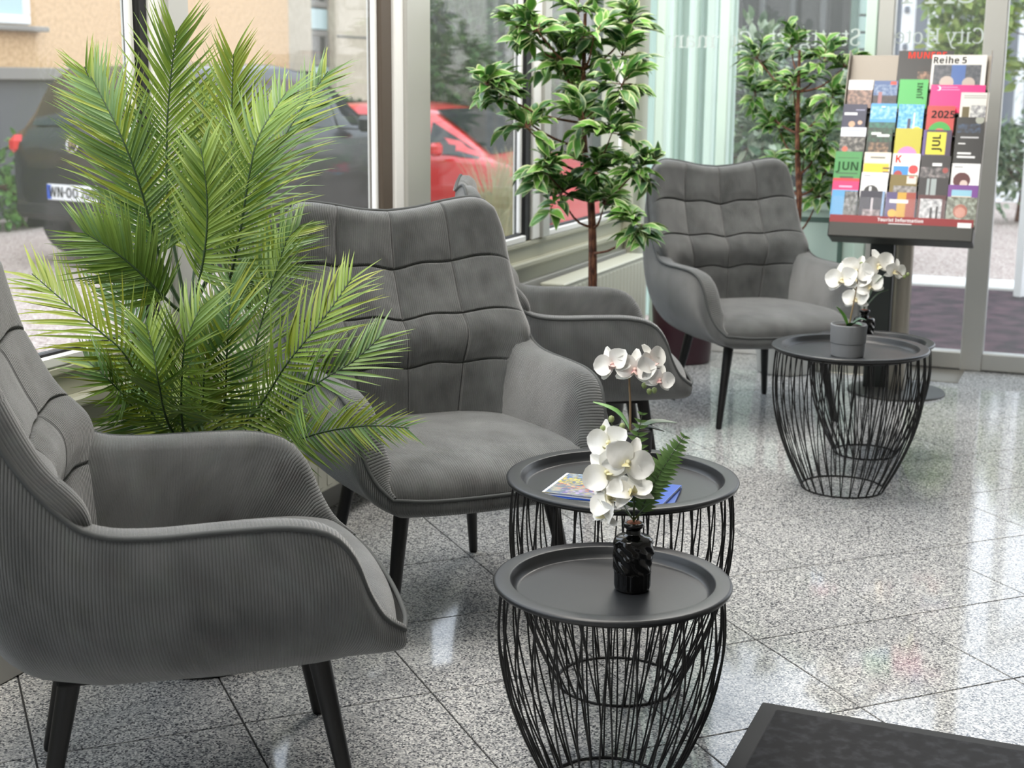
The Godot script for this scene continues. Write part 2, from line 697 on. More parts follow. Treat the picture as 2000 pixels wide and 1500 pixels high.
# one glazed bay of the window wall between z0 (near) and z1 (far): slim white sash, dark seal under the pane
func bay(called: String, z0: float, z1: float, y0: float, y1: float) -> void:
	var x := -2.135
	var o := Mesher.new()
	var l := absf(z1 - z0)
	o.box(Vector3(x, y0 + 0.013, (z0 + z1) / 2), Vector3(0.04, 0.026, l), 0.004)
	o.box(Vector3(x, y1 - 0.02, (z0 + z1) / 2), Vector3(0.05, 0.04, l), 0.004)
	o.box(Vector3(-2.143, (y0 + y1) / 2, z0 - 0.009), Vector3(0.016, y1 - y0 - 0.068, 0.018), 0.003)
	o.box(Vector3(-2.143, (y0 + y1) / 2, z1 + 0.009), Vector3(0.016, y1 - y0 - 0.068, 0.018), 0.003)
	var win := struct(called, o, M.white_frame)
	bpart(win, "seal", Vector3(x - 0.006, y0 + 0.029, (z0 + z1) / 2), Vector3(0.026, 0.006, l - 0.038), M.seal_black, 0.0)
	bpart(win, "pane", Vector3(x - 0.012, (y0 + y1) / 2, (z0 + z1) / 2), Vector3(0.008, y1 - y0 - 0.064, l - 0.034), M.glass, 0.0)


# upright strips of a post: [z from, z to, face x, material]
func post(called: String, strips: Array, y0: float, y1: float) -> void:
	var zs: Array = strips[0]
	var ze: Array = strips[-1]
	var b := Mesher.new()
	b.box(Vector3(-2.168, (y0 + y1) / 2, (zs[0] + ze[1]) / 2), Vector3(0.014, y1 - y0, absf(ze[1] - zs[0]) - 0.004), 0.003)
	var o := struct(called, b, M.aluminium)
	for s in strips:
		bpart(o, s[4], Vector3((s[2] - 2.17) / 2, (y0 + y1) / 2, (s[0] + s[1]) / 2), Vector3(absf(-2.17 - s[2]), y1 - y0 - 0.004, absf(s[1] - s[0])), s[3], 0.004)


func build_window_wall() -> void:
	var top := 2.75
	# parapet: painted panel with a bright ledge, darker recess and plinth below
	var b := Mesher.new()
	b.box(Vector3(-2.20, 0.27, -2.0), Vector3(0.16, 0.54, 9.6))
	b.box(Vector3(-2.16, 2.86, -2.0), Vector3(0.22, 0.26, 9.6))
	b.box(Vector3(-2.16, CEIL / 2, -6.72), Vector3(0.165, CEIL, 0.205))
	var wall := struct("wall_left", b, M.parapet_paint)
	bpart(wall, "lower_panel", Vector3(-2.112, 0.285, -2.0), Vector3(0.02, 0.39, 9.5), M.parapet_grey, 0.003)
	bpart(wall, "ledge", Vector3(-2.135, 0.553, -2.0), Vector3(0.09, 0.026, 9.5), M.parapet_paint, 0.006)
	bpart(wall, "upstand", Vector3(-2.150, 0.592, -2.0), Vector3(0.05, 0.056, 9.5), M.parapet_paint, 0.003)
	bpart(wall, "frame_rail", Vector3(-2.145, 0.628, -2.0), Vector3(0.06, 0.020, 9.5), M.parapet_paint, 0.004)
	var bb := Mesher.new()
	bb.box(Vector3(-2.095, 0.045, -2.0), Vector3(0.016, 0.088, 9.4), 0.003)
	struct("baseboard_left", bb, M.parapet_grey)
	# bays and the posts between them
	var y0 := 0.638
	bay("window_1", 2.6, 0.42, y0, top)
	bay("window_2", 0.24, -1.24, y0, top)
	bay("window_3", -1.43, -2.897, y0, top)
	bay("window_4", -3.071, -4.125, y0, top)
	bay("window_5", -4.438, -5.345, y0, top)
	bay("window_6", -5.57, -6.62, y0, top)
	var al: Material = M.aluminium
	var wf: Material = M.white_frame
	var bl: Material = M.seal_black
	var br: Material = M.gasket_brown
	post("trim_1", [[0.42, 0.385, -2.122, bl, "gap_seal"], [0.385, 0.335, -2.115, wf, "fixed_frame"], [0.335, 0.24, -2.10, al, "cover_strip"]], y0, top)
	post("trim_2", [[-1.24, -1.275, -2.122, bl, "gap_seal"], [-1.275, -1.325, -2.115, wf, "fixed_frame"], [-1.325, -1.43, -2.10, al, "cover_strip"]], y0, top)
	post("trim_3", [[-2.897, -2.933, -2.122, bl, "gap_seal"], [-2.933, -2.983, -2.115, wf, "fixed_frame"], [-2.983, -3.071, -2.10, al, "cover_strip"]], y0, top)
	post("trim_4", [[-4.125, -4.20, -2.122, br, "gap_seal"], [-4.20, -4.262, -2.112, wf, "fixed_frame"], [-4.262, -4.438, -2.10, al, "cover_strip"]], y0, top)
	post("trim_5", [[-5.345, -5.405, -2.122, bl, "gap_seal"], [-5.405, -5.49, -2.112, wf, "fixed_frame"], [-5.49, -5.57, -2.10, al, "cover_strip"]], y0, top)
	# panel radiators
	radiator(-5.42, -6.56, "long cream panel radiator under the window beyond the ficus")
	radiator(-3.06, -4.2, "cream panel radiator under the window behind the middle armchair")


func radiator(z0: float, z1: float, label: String) -> void:
	var t := thing("radiator", label, "radiator", Vector3(-2.035, 0.0, (z0 + z1) / 2), 0.0, "panel radiators under the windows")
	var l := absf(z1 - z0)
	bpart(t, "panel", Vector3(0.048, 0.29, 0), Vector3(0.012, 0.34, l), M.radiator_white, 0.005)
	bpart(t, "rear_panel", Vector3(-0.038, 0.29, 0), Vector3(0.012, 0.34, l), M.radiator_white, 0.005)
	var g := Mesher.new()
	g.box(Vector3(0.005, 0.462, 0), Vector3(0.104, 0.012, l + 0.012), 0.004)
	for s in [-1, 1]:
		g.box(Vector3(0.005, 0.29, s * (l / 2 + 0.004)), Vector3(0.09, 0.34, 0.006), 0.002)
	part(t, "top_grille", g, M.radiator_white)
	var f := Mesher.new()
	var n := int(l / 0.05)
	for i in n:
		f.box(Vector3(0.054, 0.29, -l / 2 + 0.04 + i * (l - 0.08) / (n - 1)), Vector3(0.004, 0.31, 0.030), 0.0018)
	part(t, "ribs", f, M.radiator_white)
	for s in [-1, 1]:
		var fe := Mesher.new()
		fe.box(Vector3(-0.02, 0.06, s * (l / 2 - 0.12)), Vector3(0.05, 0.12, 0.03), 0.004)
		part(t, "foot", fe, M.radiator_white)
	var p := Mesher.new()
	p.tube(PackedVector3Array([Vector3(0.0, 0.16, -l / 2), Vector3(0.0, 0.16, -l / 2 - 0.05), Vector3(0.0, 0.0, -l / 2 - 0.055)]), PackedFloat32Array([0.008]), 8)
	var pipe := part(t, "pipe", p, M.steel)
	var vm := Mesher.new()
	vm.lathe(PackedVector2Array([Vector2(0, -0.02), Vector2(0.016, -0.018), Vector2(0.018, 0.012), Vector2(0.012, 0.02), Vector2(0, 0.02)]), 14, Vector3.ZERO, true)
	part(pipe, "valve_knob", vm, M.seal_black, Transform3D(Basis.IDENTITY, Vector3(0.012, 0.19, -l / 2 - 0.05)))


func upright(parent: Node, called: String, x: float, w: float, y0: float, y1: float, m: Material, z := BACK_Z - 0.035, d := 0.07) -> MeshInstance3D:
	return bpart(parent, called, Vector3(x, (y0 + y1) / 2, z), Vector3(w, y1 - y0, d), m, 0.005)


func glass_sheet(parent: Node, x0: float, x1: float, y0: float, y1: float, z := BACK_Z - 0.04) -> MeshInstance3D:
	return bpart(parent, "pane", Vector3((x0 + x1) / 2, (y0 + y1) / 2, z), Vector3(absf(x1 - x0), y1 - y0, 0.008), M.glass, 0.0)


func build_entrance() -> void:
	# wall of glass at the far end: a mint-framed fixed light with a low panel, then aluminium-framed doors
	var b := Mesher.new()
	b.box(Vector3(0.7, CEIL - 0.1, BACK_Z - 0.05), Vector3(5.8, 0.2, 0.12))
	b.box(Vector3(2.55, CEIL / 2, BACK_Z - 0.05), Vector3(2.1, CEIL, 0.12))
	var wall := struct("wall_back", b, M.plaster)
	var frame := Mesher.new()
	frame.box(Vector3(-1.99, 1.35, BACK_Z - 0.03), Vector3(0.045, 2.7, 0.08), 0.005)
	frame.box(Vector3(-1.692, 1.35, BACK_Z - 0.04), Vector3(0.05, 2.7, 0.07), 0.005)
	frame.box(Vector3(-1.03, 1.35, BACK_Z - 0.04), Vector3(0.05, 2.7, 0.07), 0.005)
	var w7 := struct("window_7", frame, M.mint)
	bpart(w7, "sill_rail", Vector3(-1.36, 0.715, BACK_Z - 0.035), Vector3(0.61, 0.05, 0.075), M.mint, 0.005)
	bpart(w7, "base_rail", Vector3(-1.50, 0.04, BACK_Z - 0.03), Vector3(0.98, 0.08, 0.09), M.white_frame, 0.004)
	bpart(w7, "low_panel", Vector3(-1.36, 0.385, BACK_Z - 0.05), Vector3(0.61, 0.61, 0.03), M.mint, 0.003)
	var mould := Mesher.new()
	for e in [[-1.36, 0.645, 0.5, 0.022], [-1.36, 0.13, 0.5, 0.022], [-1.60, 0.39, 0.022, 0.5], [-1.12, 0.39, 0.022, 0.5]]:
		mould.box(Vector3(e[0], e[1], BACK_Z - 0.032), Vector3(e[2], e[3], 0.012), 0.004)
	part(w7, "panel_moulding", mould, M.mint_dark)
	glass_sheet(w7, -1.97, -1.715, 0.08, 2.7)
	glass_sheet(w7, -1.668, -1.053, 0.74, 2.7)
	# doors
	var df := Mesher.new()
	df.box(Vector3(-0.965, 1.35, BACK_Z - 0.035), Vector3(0.07, 2.7, 0.08), 0.005)
	df.box(Vector3(-0.505, 1.35, BACK_Z - 0.035), Vector3(0.095, 2.7, 0.08), 0.005)
	df.box(Vector3(0.42, 1.35, BACK_Z - 0.035), Vector3(0.095, 2.7, 0.08), 0.005)
	df.box(Vector3(1.44, 1.35, BACK_Z - 0.035), Vector3(0.12, 2.7, 0.08), 0.005)
	df.box(Vector3(0.23, 0.043, BACK_Z - 0.035), Vector3(2.46, 0.078, 0.070), 0.005)
	df.box(Vector3(0.23, 2.3, BACK_Z - 0.035), Vector3(2.46, 0.07, 0.072), 0.005)
	var d1 := struct("door_1", df, M.aluminium)
	glass_sheet(d1, -0.93, -0.553, 0.082, 2.265)
	glass_sheet(d1, -0.457, 0.372, 0.082, 2.265)
	glass_sheet(d1, 0.468, 1.38, 0.082, 2.265)
	glass_sheet(d1, -0.93, 1.38, 2.335, 2.7)
	bpart(d1, "floor_plate", Vector3(-0.9, 0.0015, BACK_Z + 0.16), Vector3(0.74, 0.003, 0.30), M.steel, 0.001)
	# vinyl letters on the outside of the panes, read from the street: mirrored from in here
	var mir := Basis(Vector3.UP, PI)
	words(w7, "Germany", 0.075, M.etched_letters, Transform3D(mir, Vector3(-1.79, 1.452, BACK_Z - 0.046)), 0.0015, "lettering", 400, true, true)
	words(w7, "Stuttgart", 0.075, M.etched_letters, Transform3D(mir, Vector3(-1.285, 1.46, BACK_Z - 0.046)), 0.0015, "lettering", 400, true, true)
	words(d1, "City Hotel", 0.066, M.etched_letters, Transform3D(mir, Vector3(-0.755, 1.465, BACK_Z - 0.046)), 0.0015, "lettering", 400, true, true)
	words(d1, "CITY", 0.12, M.etched_letters, Transform3D(mir, Vector3(-0.76, 1.66, BACK_Z - 0.046)), 0.0015, "lettering", 400, true, false)
	# the black door mat by the tables
	var dm := thing("door_mat", "black pile door mat with rubber edge lying at the bottom right", "mat", Vector3(0.02, 0.0, -2.30))
	bpart(dm, "rubber_edge", Vector3(0, 0.003, 0), Vector3(1.19, 0.006, 1.03), M.mat_rubber, 0.002)
	bpart(dm, "pile", Vector3(0, 0.0075, 0), Vector3(1.12, 0.007, 0.96), M.mat_pile, 0.003)


# ---------------------------------------------------------------- armchairs

const RIM := [
	[0.262, 0.364, 0.344], [0.288, 0.398, 0.305], [0.306, 0.450, 0.276], [0.314, 0.512, 0.252], [0.320, 0.556, 0.215], [0.324, 0.575, 0.15],
	[0.328, 0.578, 0.05], [0.332, 0.577, -0.06], [0.332, 0.585, -0.135], [0.329, 0.612, -0.185], [0.326, 0.69, -0.25], [0.321, 0.79, -0.30], [0.312, 0.87, -0.325],
	[0.287, 0.932, -0.338], [0.243, 0.960, -0.346], [0.165, 0.953, -0.356], [0.08, 0.936, -0.364], [0.0, 0.929, -0.367]]


func mirror(p: Vector3) -> Vector3:
	return Vector3(-p.x, p.y, p.z)


# sample places from 0 to 1, denser on both sides of each seam
func crowd(seams: Array, size: float, n: int) -> PackedFloat32Array:
	var out := PackedFloat32Array()
	for s: float in seams:
		for d in [0.0, 0.0011, 0.0022, 0.0034, 0.005]:
			out.append(s + d / size)
			if d > 0.0:
				out.append(s - d / size)
	for i in n + 1:
		var x := i / float(n)
		var free := true
		for s: float in seams:
			free = free and absf(x - s) * size > 0.0062
		if free:
			out.append(x)
	out.sort()
	return out


func make_armchair() -> Node3D:
	var t := thing("armchair", "", "armchair", Vector3.ZERO, 0.0, "grey corduroy wing armchairs")
	var rim_pts := []
	for r in RIM:
		rim_pts.append(Vector3(r[0], r[1], r[2]))
	var half := smooth(rim_pts, 64)
	var front := smooth([Vector3(-0.262, 0.364, 0.342), Vector3(-0.17, 0.356, 0.362), Vector3(0, 0.354, 0.370), Vector3(0.17, 0.356, 0.362), Vector3(0.262, 0.364, 0.342)], 22)
	# outer shell
	var foot := [[0.0, Vector3(0.205, 0.308, 0.305)], [0.2, Vector3(0.243, 0.312, 0.20)], [0.34, Vector3(0.25, 0.308, 0.04)], [0.5, Vector3(0.242, 0.308, -0.15)], [0.64, Vector3(0.21, 0.312, -0.225)], [0.8, Vector3(0.14, 0.315, -0.262)], [1.0, Vector3(0.0, 0.315, -0.272)]]
	var loop := PackedVector3Array()
	var feet := PackedVector3Array()
	for i in 64:
		loop.append(half[i])
		feet.append(along(foot, i / 63.0))
	for i in range(62, -1, -1):
		loop.append(mirror(half[i]))
		feet.append(mirror(along(foot, i / 63.0)))
	for i in range(1, 22):
		loop.append(front[i])
		var s := front[i].x / 0.262
		feet.append(Vector3(s * 0.205, 0.308 - 0.002 * (1.0 - s * s), 0.305 + 0.022 * (1.0 - s * s)))
	var rows := []
	for k in 17:
		var v := k / 16.0
		var ring := PackedVector3Array()
		for i in loop.size():
			var a := loop[i]
			var d := feet[i]
			var h := a.y - d.y
			var o := Vector3(a.x, 0, a.z * 0.8).normalized()
			var b := a + Vector3(0, -h * 0.5, 0) + o * minf(0.035, h * 0.16)
			var c := Vector3(lerpf(d.x, a.x, 0.98), d.y + minf(0.05, h * 0.25), lerpf(d.z, a.z, 0.98)) + o * minf(0.012, h * 0.1)
			ring.append(a.bezier_interpolate(b, c, d, v))
		rows.append(ring)
	var m := Mesher.new()
	m.pile = noise
	m.grid(rows, Vector3(0, 0.5, 0))
	part(t, "outer_shell", m, M.grey_corduroy)
	m = Mesher.new()
	var under := PackedVector3Array(rows[16])
	under.remove_at(under.size() - 1)
	m.poly(under, Vector3(0, 0.5, 0))
	m.box(Vector3(0, 0.304, 0.0), Vector3(0.40, 0.024, 0.44), 0.004)
	part(t, "underside", m, M.underside)
	# piping
	m = Mesher.new()
	m.tube(loop, PackedFloat32Array([0.0046]), 8)
	part(t, "piping", m, M.piping)
	# backrest, quilted in four columns and four rows
	var side := []
	for p in [Vector3(0.262, 0.40, -0.165), Vector3(0.278, 0.47, -0.17), Vector3(0.300, 0.54, -0.175)]:
		side.append(p)
	for i in range(9, 14):
		side.append(rim_pts[i])
	var sc := smooth(side, 401)
	var top := smooth([rim_pts[13], rim_pts[14], rim_pts[15], rim_pts[16], rim_pts[17], mirror(rim_pts[16]), mirror(rim_pts[15]), mirror(rim_pts[14]), mirror(rim_pts[13])], 401)
	var bot := smooth([Vector3(0.262, 0.40, -0.165), Vector3(0.18, 0.40, -0.222), Vector3(0.0, 0.40, -0.243), Vector3(-0.18, 0.40, -0.222), Vector3(-0.262, 0.40, -0.165)], 401)
	# seams by their share of the width and of the height; sample lines crowd round them
	var seams_u := [0.26, 0.5, 0.74]
	var seams_v := [0.235, 0.475, 0.725]
	var us := crowd(seams_u, 0.60, 90)
	var vs := crowd(seams_v, 0.56, 80)
	rows = []
	for v in vs:
		var row := PackedVector3Array()
		var i := clampi(roundi(v * 400.0), 0, 400)
		var l := sc[i]
		if v * 400.0 > i and i < 400:
			l = sc[i].lerp(sc[i + 1], v * 400.0 - i)
		elif v * 400.0 < i and i > 0:
			l = sc[i - 1].lerp(sc[i], v * 400.0 - i + 1.0)
		for u in us:
			var j := clampi(int(u * 400.0), 0, 399)
			var fr := u * 400.0 - j
			var bt := bot[j].lerp(bot[j + 1], fr)
			var tp := top[j].lerp(top[j + 1], fr)
			var p := l.lerp(mirror(l), u) + bt.lerp(tp, v) - (bot[0].lerp(bot[400], u).lerp(top[0].lerp(top[400], u), v))
			var ax := absf(2.0 * u - 1.0)
			var d := minf((1.0 - ax) * 0.30, (1.0 - v) * 0.55)
			if v < 0.32:
				d = minf((1.0 - ax) * 0.30 + (0.32 - v) * 0.12, 0.2)
			var e := sqrt(maxf(0.0, 1.0 - pow(1.0 - minf(d / 0.040, 1.0), 2.0)))
			# hollow across, wings coming forward
			p.z += -0.012 * (1.0 - ax * ax) * (1.0 - v * 0.4)
			var near_y := 9.0
			for s: float in seams_v:
				near_y = minf(near_y, absf(v - s) * 0.56)
			var near_x := 9.0
			for s: float in seams_u:
				near_x = minf(near_x, absf(u - s) * 0.60)
			# seams pull the pad in and sag a little where they cross
			p.y -= 0.006 * cos(TAU * (u - 0.5) / 0.24) * exp(-pow(near_y / 0.05, 2.0)) * (1.0 - ax)
			var pull := maxf(0.013 * exp(-pow(near_y / 0.0024, 2.0)) + 0.007 * exp(-pow(near_y / 0.026, 2.0)), 0.011 * exp(-pow(near_x / 0.0022, 2.0)) + 0.006 * exp(-pow(near_x / 0.024, 2.0)))
			pull += 0.005 * exp(-pow(near_x / 0.02, 2.0)) * exp(-pow(near_y / 0.02, 2.0))
			p += Vector3(0, 0.25, 1).normalized() * (0.046 * e - pull * e * smoothstep(0.0, 0.09, (1.0 - ax) * 0.30))
			row.append(p)
		rows.append(row)
	m = Mesher.new()
	m.pile = noise
	m.grid(rows, Vector3(0, 0.65, -1.0))
	part(t, "backrest", m, M.grey_corduroy)
	# arms: a rolled top band and the padded inner face
	for sgn in [1.0, -1.0]:
		rows = []
		for i in 37:
			var k := i
			var r0: Vector3 = half[k]
			var tg := (half[k + 1] - half[maxi(k - 1, 0)]).normalized()
			var w := Vector3(-1, 0, 0)
			w = (w - tg * w.dot(tg)).normalized()
			var up := tg.cross(w)
			if up.dot(Vector3(0, 1, 0.6)) < 0.0:
				up = -up
			var q := i / 36.0
			var bw := 0.050 * smoothstep(0.0, 0.12, q) + 0.012
			var sec := PackedVector3Array([r0, r0 + w * bw * 0.12 + up * 0.004, r0 + w * bw * 0.34 + up * 0.007, r0 + w * bw * 0.62 + up * 0.0055, r0 + w * bw * 0.86 - up * 0.002, r0 + w * bw - up * 0.014])
			var last: Vector3 = sec[5]
			var deep := Vector3(0.235, 0.398, lerpf(0.285, -0.21, q))
			var hgt := last.y - deep.y
			for s in range(1, 9):
				var f := s / 8.0
				var pt := last.lerp(deep, f)
				pt.x = lerpf(last.x, deep.x, f * f * 0.6 + f * 0.4) - 0.012 * sin(PI * f) * clampf(hgt / 0.15, 0.0, 1.0)
				sec.append(pt)
			if sgn < 0.0:
				for s in sec.size():
					sec[s] = mirror(sec[s])
			rows.append(sec)
		# wales run from top to seat: let u follow the arm
		var turned := []
		for j in rows[0].size():
			var line := PackedVector3Array()
			for i in rows.size():
				line.append(rows[i][j])
			turned.append(line)
		m = Mesher.new()
		m.pile = noise
		m.grid(turned, Vector3(0.6 * sgn, 0.40, -0.05))
		part(t, "armrest", m, M.grey_corduroy)
	# seat
	var prof := [[0.0, Vector2(-0.26, 0.405)], [0.12, Vector2(-0.18, 0.418)], [0.45, Vector2(0.05, 0.430)], [0.66, Vector2(0.20, 0.432)], [0.78, Vector2(0.275, 0.425)], [0.87, Vector2(0.325, 0.408)], [0.94, Vector2(0.352, 0.382)], [1.0, Vector2(0.358, 0.356)]]
	var pc := []
	for p in prof:
		pc.append(Vector3(0, p[1].y, p[1].x))
	var line := smooth(pc, 40)
	rows = []
	for i in 40:
		var row := PackedVector3Array()
		for j in 45:
			var s := j / 22.0 - 1.0
			var f := i / 39.0
			var hw := lerpf(0.272, 0.268, f)
			var p := line[i]
			var fall := 0.020 * pow(absf(s), 3.5) * (1.0 - f * 0.6)
			row.append(Vector3(s * hw, p.y - fall, p.z - 0.028 * s * s * f))
		rows.append(row)
	m = Mesher.new()
	m.pile = noise
	m.grid(rows, Vector3(0, 0.2, 0))
	part(t, "seat", m, M.grey_corduroy)
	# legs
	for q in [[0.2425, 0.262, 0.185, 0.205], [-0.2425, 0.262, -0.185, 0.205], [0.205, -0.262, 0.16, -0.195], [-0.205, -0.262, -0.16, -0.195]]:
		m = Mesher.new()
		var tip := Vector3(q[0], 0.0, q[1])
		var head := Vector3(q[2], 0.318, q[3])
		m.tube(PackedVector3Array([tip, tip.lerp(head, 0.02), tip.lerp(head, 0.5), head]), PackedFloat32Array([0.0095, 0.0115, 0.0155, 0.0195]), 16)
		part(t, "leg", m, M.black_leg)
	return t


# ---------------------------------------------------------------- wire side tables

func make_table(called: String, label: String, rt: float, rb: float, hgt: float, pairs: int, group: String) -> Node3D:
	var t := thing(called, label, "side table", Vector3.ZERO, 0.0, group)
	var rr := rt
	var m := Mesher.new()
	var y := hgt
	m.lathe(PackedVector2Array([Vector2(0, y - 0.021), Vector2(rr - 0.046, y - 0.021), Vector2(rr - 0.0405, y - 0.0195), Vector2(rr - 0.036, y - 0.012), Vector2(rr - 0.032, y - 0.002), Vector2(rr - 0.029, y), Vector2(rr - 0.006, y), Vector2(rr - 0.002, y - 0.0015), Vector2(rr, y - 0.005), Vector2(rr - 0.002, y - 0.010), Vector2(rr - 0.006, y - 0.011), Vector2(rr - 0.028, y - 0.011), Vector2(rr - 0.034, y - 0.024), Vector2(0, y - 0.024)]), 96)
	part(t, "tray", m, M.tray_black)
	var top_r := rt - 0.016
	for e in [[top_r, y - 0.015], [rb, 0.0028]]:
		m = Mesher.new()
		var ring := PackedVector3Array()
		for i in 73:
			var a := TAU * (i % 72) / 72.0
			ring.append(Vector3(cos(a) * e[0], e[1], sin(a) * e[0]))
		m.tube(ring, PackedFloat32Array([0.0028]), 8)
		part(t, "ring", m, M.wire_black)
	# the same bent wire, leaning left and right in turn
	for way in 2:
		var lean := 0.055 * (1.0 if way else -1.0)
		var pts := []
		var end := rb / top_r
		for p in [[0.0, 1.0], [0.10, 1.022], [0.25, 1.032], [0.40, 1.005], [0.55, 0.94], [0.70, 0.84], [0.85, 0.712], [1.0, end]]:
			var r: float = top_r * p[1]
			if p[0] > 0.3 and p[0] < 1.0:
				r = top_r * lerpf(p[1], p[1] + (end - 0.56), p[0])
			var a: float = lerpf(-lean, lean, p[0])
			pts.append(Vector3(sin(a) * r, lerpf(y - 0.013, 0.003, p[0]), cos(a) * r))
		m = Mesher.new()
		m.tube(smooth(pts, 15), PackedFloat32Array([0.00185]), 6)
		var wire := m.mesh(M.wire_black)
		for i in pairs:
			var a := TAU * (i + (0.42 if way else 0.0)) / pairs
			inst(t, "wire", wire, Transform3D(Basis(Vector3.UP, a), Vector3.ZERO))
	return t


func build_furniture() -> void:
	var c := make_armchair()
	var spots := [
		[-1.462, -2.065, 127.5, "grey corduroy wing armchair nearest the camera, cut by the left edge"],
		[-1.47, -3.163, 48.0, "grey corduroy wing armchair facing the front tables, right of the palm"],
		[-1.545, -4.30, 115.0, "dark grey wing armchair seen from its side, behind the middle armchair"],
		[-1.243, -5.521, 39.0, "grey wing armchair farthest back, left of the brochure stand"]]
	for i in 4:
		var s: Array = spots[i]
		var o: Node3D = c if i == 0 else copy_of(c, s[3])
		o.set_meta("label", s[3])
		o.position = Vector3(s[0], 0, s[1])
		o.rotation.y = deg_to_rad(s[2])
	var g := "black wire basket side tables"
	var big := make_table("side_table", "black wire side table carrying the magazines, behind the front table", 0.243, 0.129, 0.46, 30, g)
	big.position = Vector3(-0.889, 0, -2.806)
	big.rotation.y = 0.07
	var big2 := copy_of(big, "black wire side table with the grey orchid pot, before the brochure stand")
	big2.position = Vector3(-0.706, 0, -4.55)
	big2.rotation.y = 0.4
	var low := make_table("low_side_table", "low black wire side table in front, carrying the black bottle vase", 0.213, 0.106, 0.40, 28, g)
	low.position = Vector3(-0.759, 0, -2.352)
	low.rotation.y = 0.02
	var low2 := copy_of(low, "low black wire side table half hidden behind the farther wire table")
	low2.position = Vector3(-0.71, 0, -5.03)
	low2.rotation.y = 0.3


# ---------------------------------------------------------------- plants

# palm fronds: crown, points from foot to tip, length of the leaflets
const PALM := [
	["u", [-1.818, 0.771, -2.611, -1.861, 0.978, -2.619, -1.867, 1.140, -2.631, -1.858, 1.257, -2.639, -1.837, 1.363, -2.639], 0.170],
	["u", [-1.811, 0.772, -2.593, -1.840, 0.875, -2.560, -1.841, 0.987, -2.519, -1.845, 1.083, -2.484, -1.873, 1.169, -2.470, -1.949, 1.267, -2.494], 0.165],
	["u", [-1.812, 0.773, -2.614, -1.754, 0.914, -2.648, -1.734, 1.077, -2.671, -1.732, 1.195, -2.676, -1.717, 1.316, -2.666], 0.150],
	["u", [-1.787, 0.777, -2.581, -1.692, 0.840, -2.568, -1.652, 0.938, -2.563, -1.626, 1.075, -2.571, -1.613, 1.155, -2.594, -1.597, 1.239, -2.675], 0.165],
	["u", [-1.843, 0.766, -2.666, -1.844, 0.894, -2.805, -1.825, 1.037, -2.934, -1.786, 1.170, -3.024, -1.738, 1.283, -3.102], 0.150],
	["u", [-1.860, 0.765, -2.660, -1.932, 0.882, -2.656, -1.991, 1.014, -2.663, -2.031, 1.146, -2.654, -2.082, 1.288, -2.644], 0.140],
	["u", [-1.799, 0.772, -2.575, -1.804, 0.806, -2.526, -1.838, 0.875, -2.473, -1.877, 0.924, -2.435, -1.922, 0.956, -2.413], 0.130],
	["u", [-1.826, 0.770, -2.630, -1.857, 0.902, -2.714, -1.893, 1.031, -2.795, -1.923, 1.143, -2.852, -1.941, 1.246, -2.879], 0.140],
	["u", [-1.766, 0.783, -2.547, -1.705, 0.889, -2.508, -1.675, 0.986, -2.487, -1.668, 1.069, -2.475, -1.682, 1.129, -2.483], 0.130],
	["u", [-1.816, 0.767, -2.623, -1.768, 0.795, -2.703, -1.728, 0.855, -2.789, -1.712, 0.898, -2.827, -1.692, 0.940, -2.878], 0.120],
	["l", [-1.762, 0.462, -2.520, -1.838, 0.552, -2.510, -1.832, 0.703, -2.414, -1.864, 0.757, -2.380, -1.916, 0.806, -2.359, -2.007, 0.875, -2.349], 0.150],
	["l", [-1.758, 0.467, -2.523, -1.763, 0.562, -2.498, -1.668, 0.731, -2.377, -1.652, 0.784, -2.384, -1.644, 0.822, -2.407], 0.150],
	["l", [-1.727, 0.478, -2.494, -1.691, 0.569, -2.540, -1.638, 0.716, -2.485, -1.635, 0.800, -2.494, -1.648, 0.864, -2.525], 0.145],
	["l", [-1.723, 0.476, -2.495, -1.628, 0.571, -2.555, -1.513, 0.699, -2.510, -1.460, 0.766, -2.524, -1.428, 0.816, -2.549, -1.408, 0.873, -2.603], 0.150],
	["l", [-1.757, 0.457, -2.543, -1.677, 0.511, -2.566, -1.550, 0.594, -2.548, -1.398, 0.686, -2.443, -1.341, 0.726, -2.475, -1.303, 0.772, -2.523], 0.140],
	["l", [-1.752, 0.454, -2.544, -1.675, 0.469, -2.601, -1.574, 0.505, -2.628, -1.487, 0.536, -2.627, -1.380, 0.562, -2.610, -1.281, 0.570, -2.596], 0.100],
	["l", [-1.778, 0.454, -2.567, -1.728, 0.575, -2.670, -1.704, 0.718, -2.712, -1.687, 0.818, -2.742, -1.664, 0.917, -2.773], 0.130],
	["l", [-1.775, 0.457, -2.536, -1.851, 0.515, -2.518, -1.860, 0.595, -2.455, -1.823, 0.669, -2.344, -1.881, 0.712, -2.341], 0.125],
	["l", [-1.745, 0.472, -2.507, -1.737, 0.579, -2.535, -1.705, 0.676, -2.503, -1.688, 0.742, -2.503, -1.676, 0.814, -2.524], 0.140],
	["l", [-1.760, 0.467, -2.522, -1.788, 0.551, -2.486, -1.708, 0.673, -2.347, -1.717, 0.734, -2.347, -1.742, 0.791, -2.360], 0.130],
	["l", [-1.774, 0.462, -2.538, -1.886, 0.625, -2.573, -1.946, 0.730, -2.594, -2.005, 0.815, -2.612, -2.041, 0.875, -2.611], 0.120],
]


# append a copy of a template under a transform
func stamp(into: Mesher, src: Mesher, xf: Transform3D, shade := Color.WHITE) -> void:
	var base := into.v.size()
	var nb := xf.basis.orthonormalized()
	for i in src.v.size():
		into.v.append(xf * src.v[i])
		into.n.append(nb * src.n[i])
		into.t.append(src.t[i])
		into.c.append(src.c[i] * shade)
	for i in src.ix:
		into.ix.append(base + i)


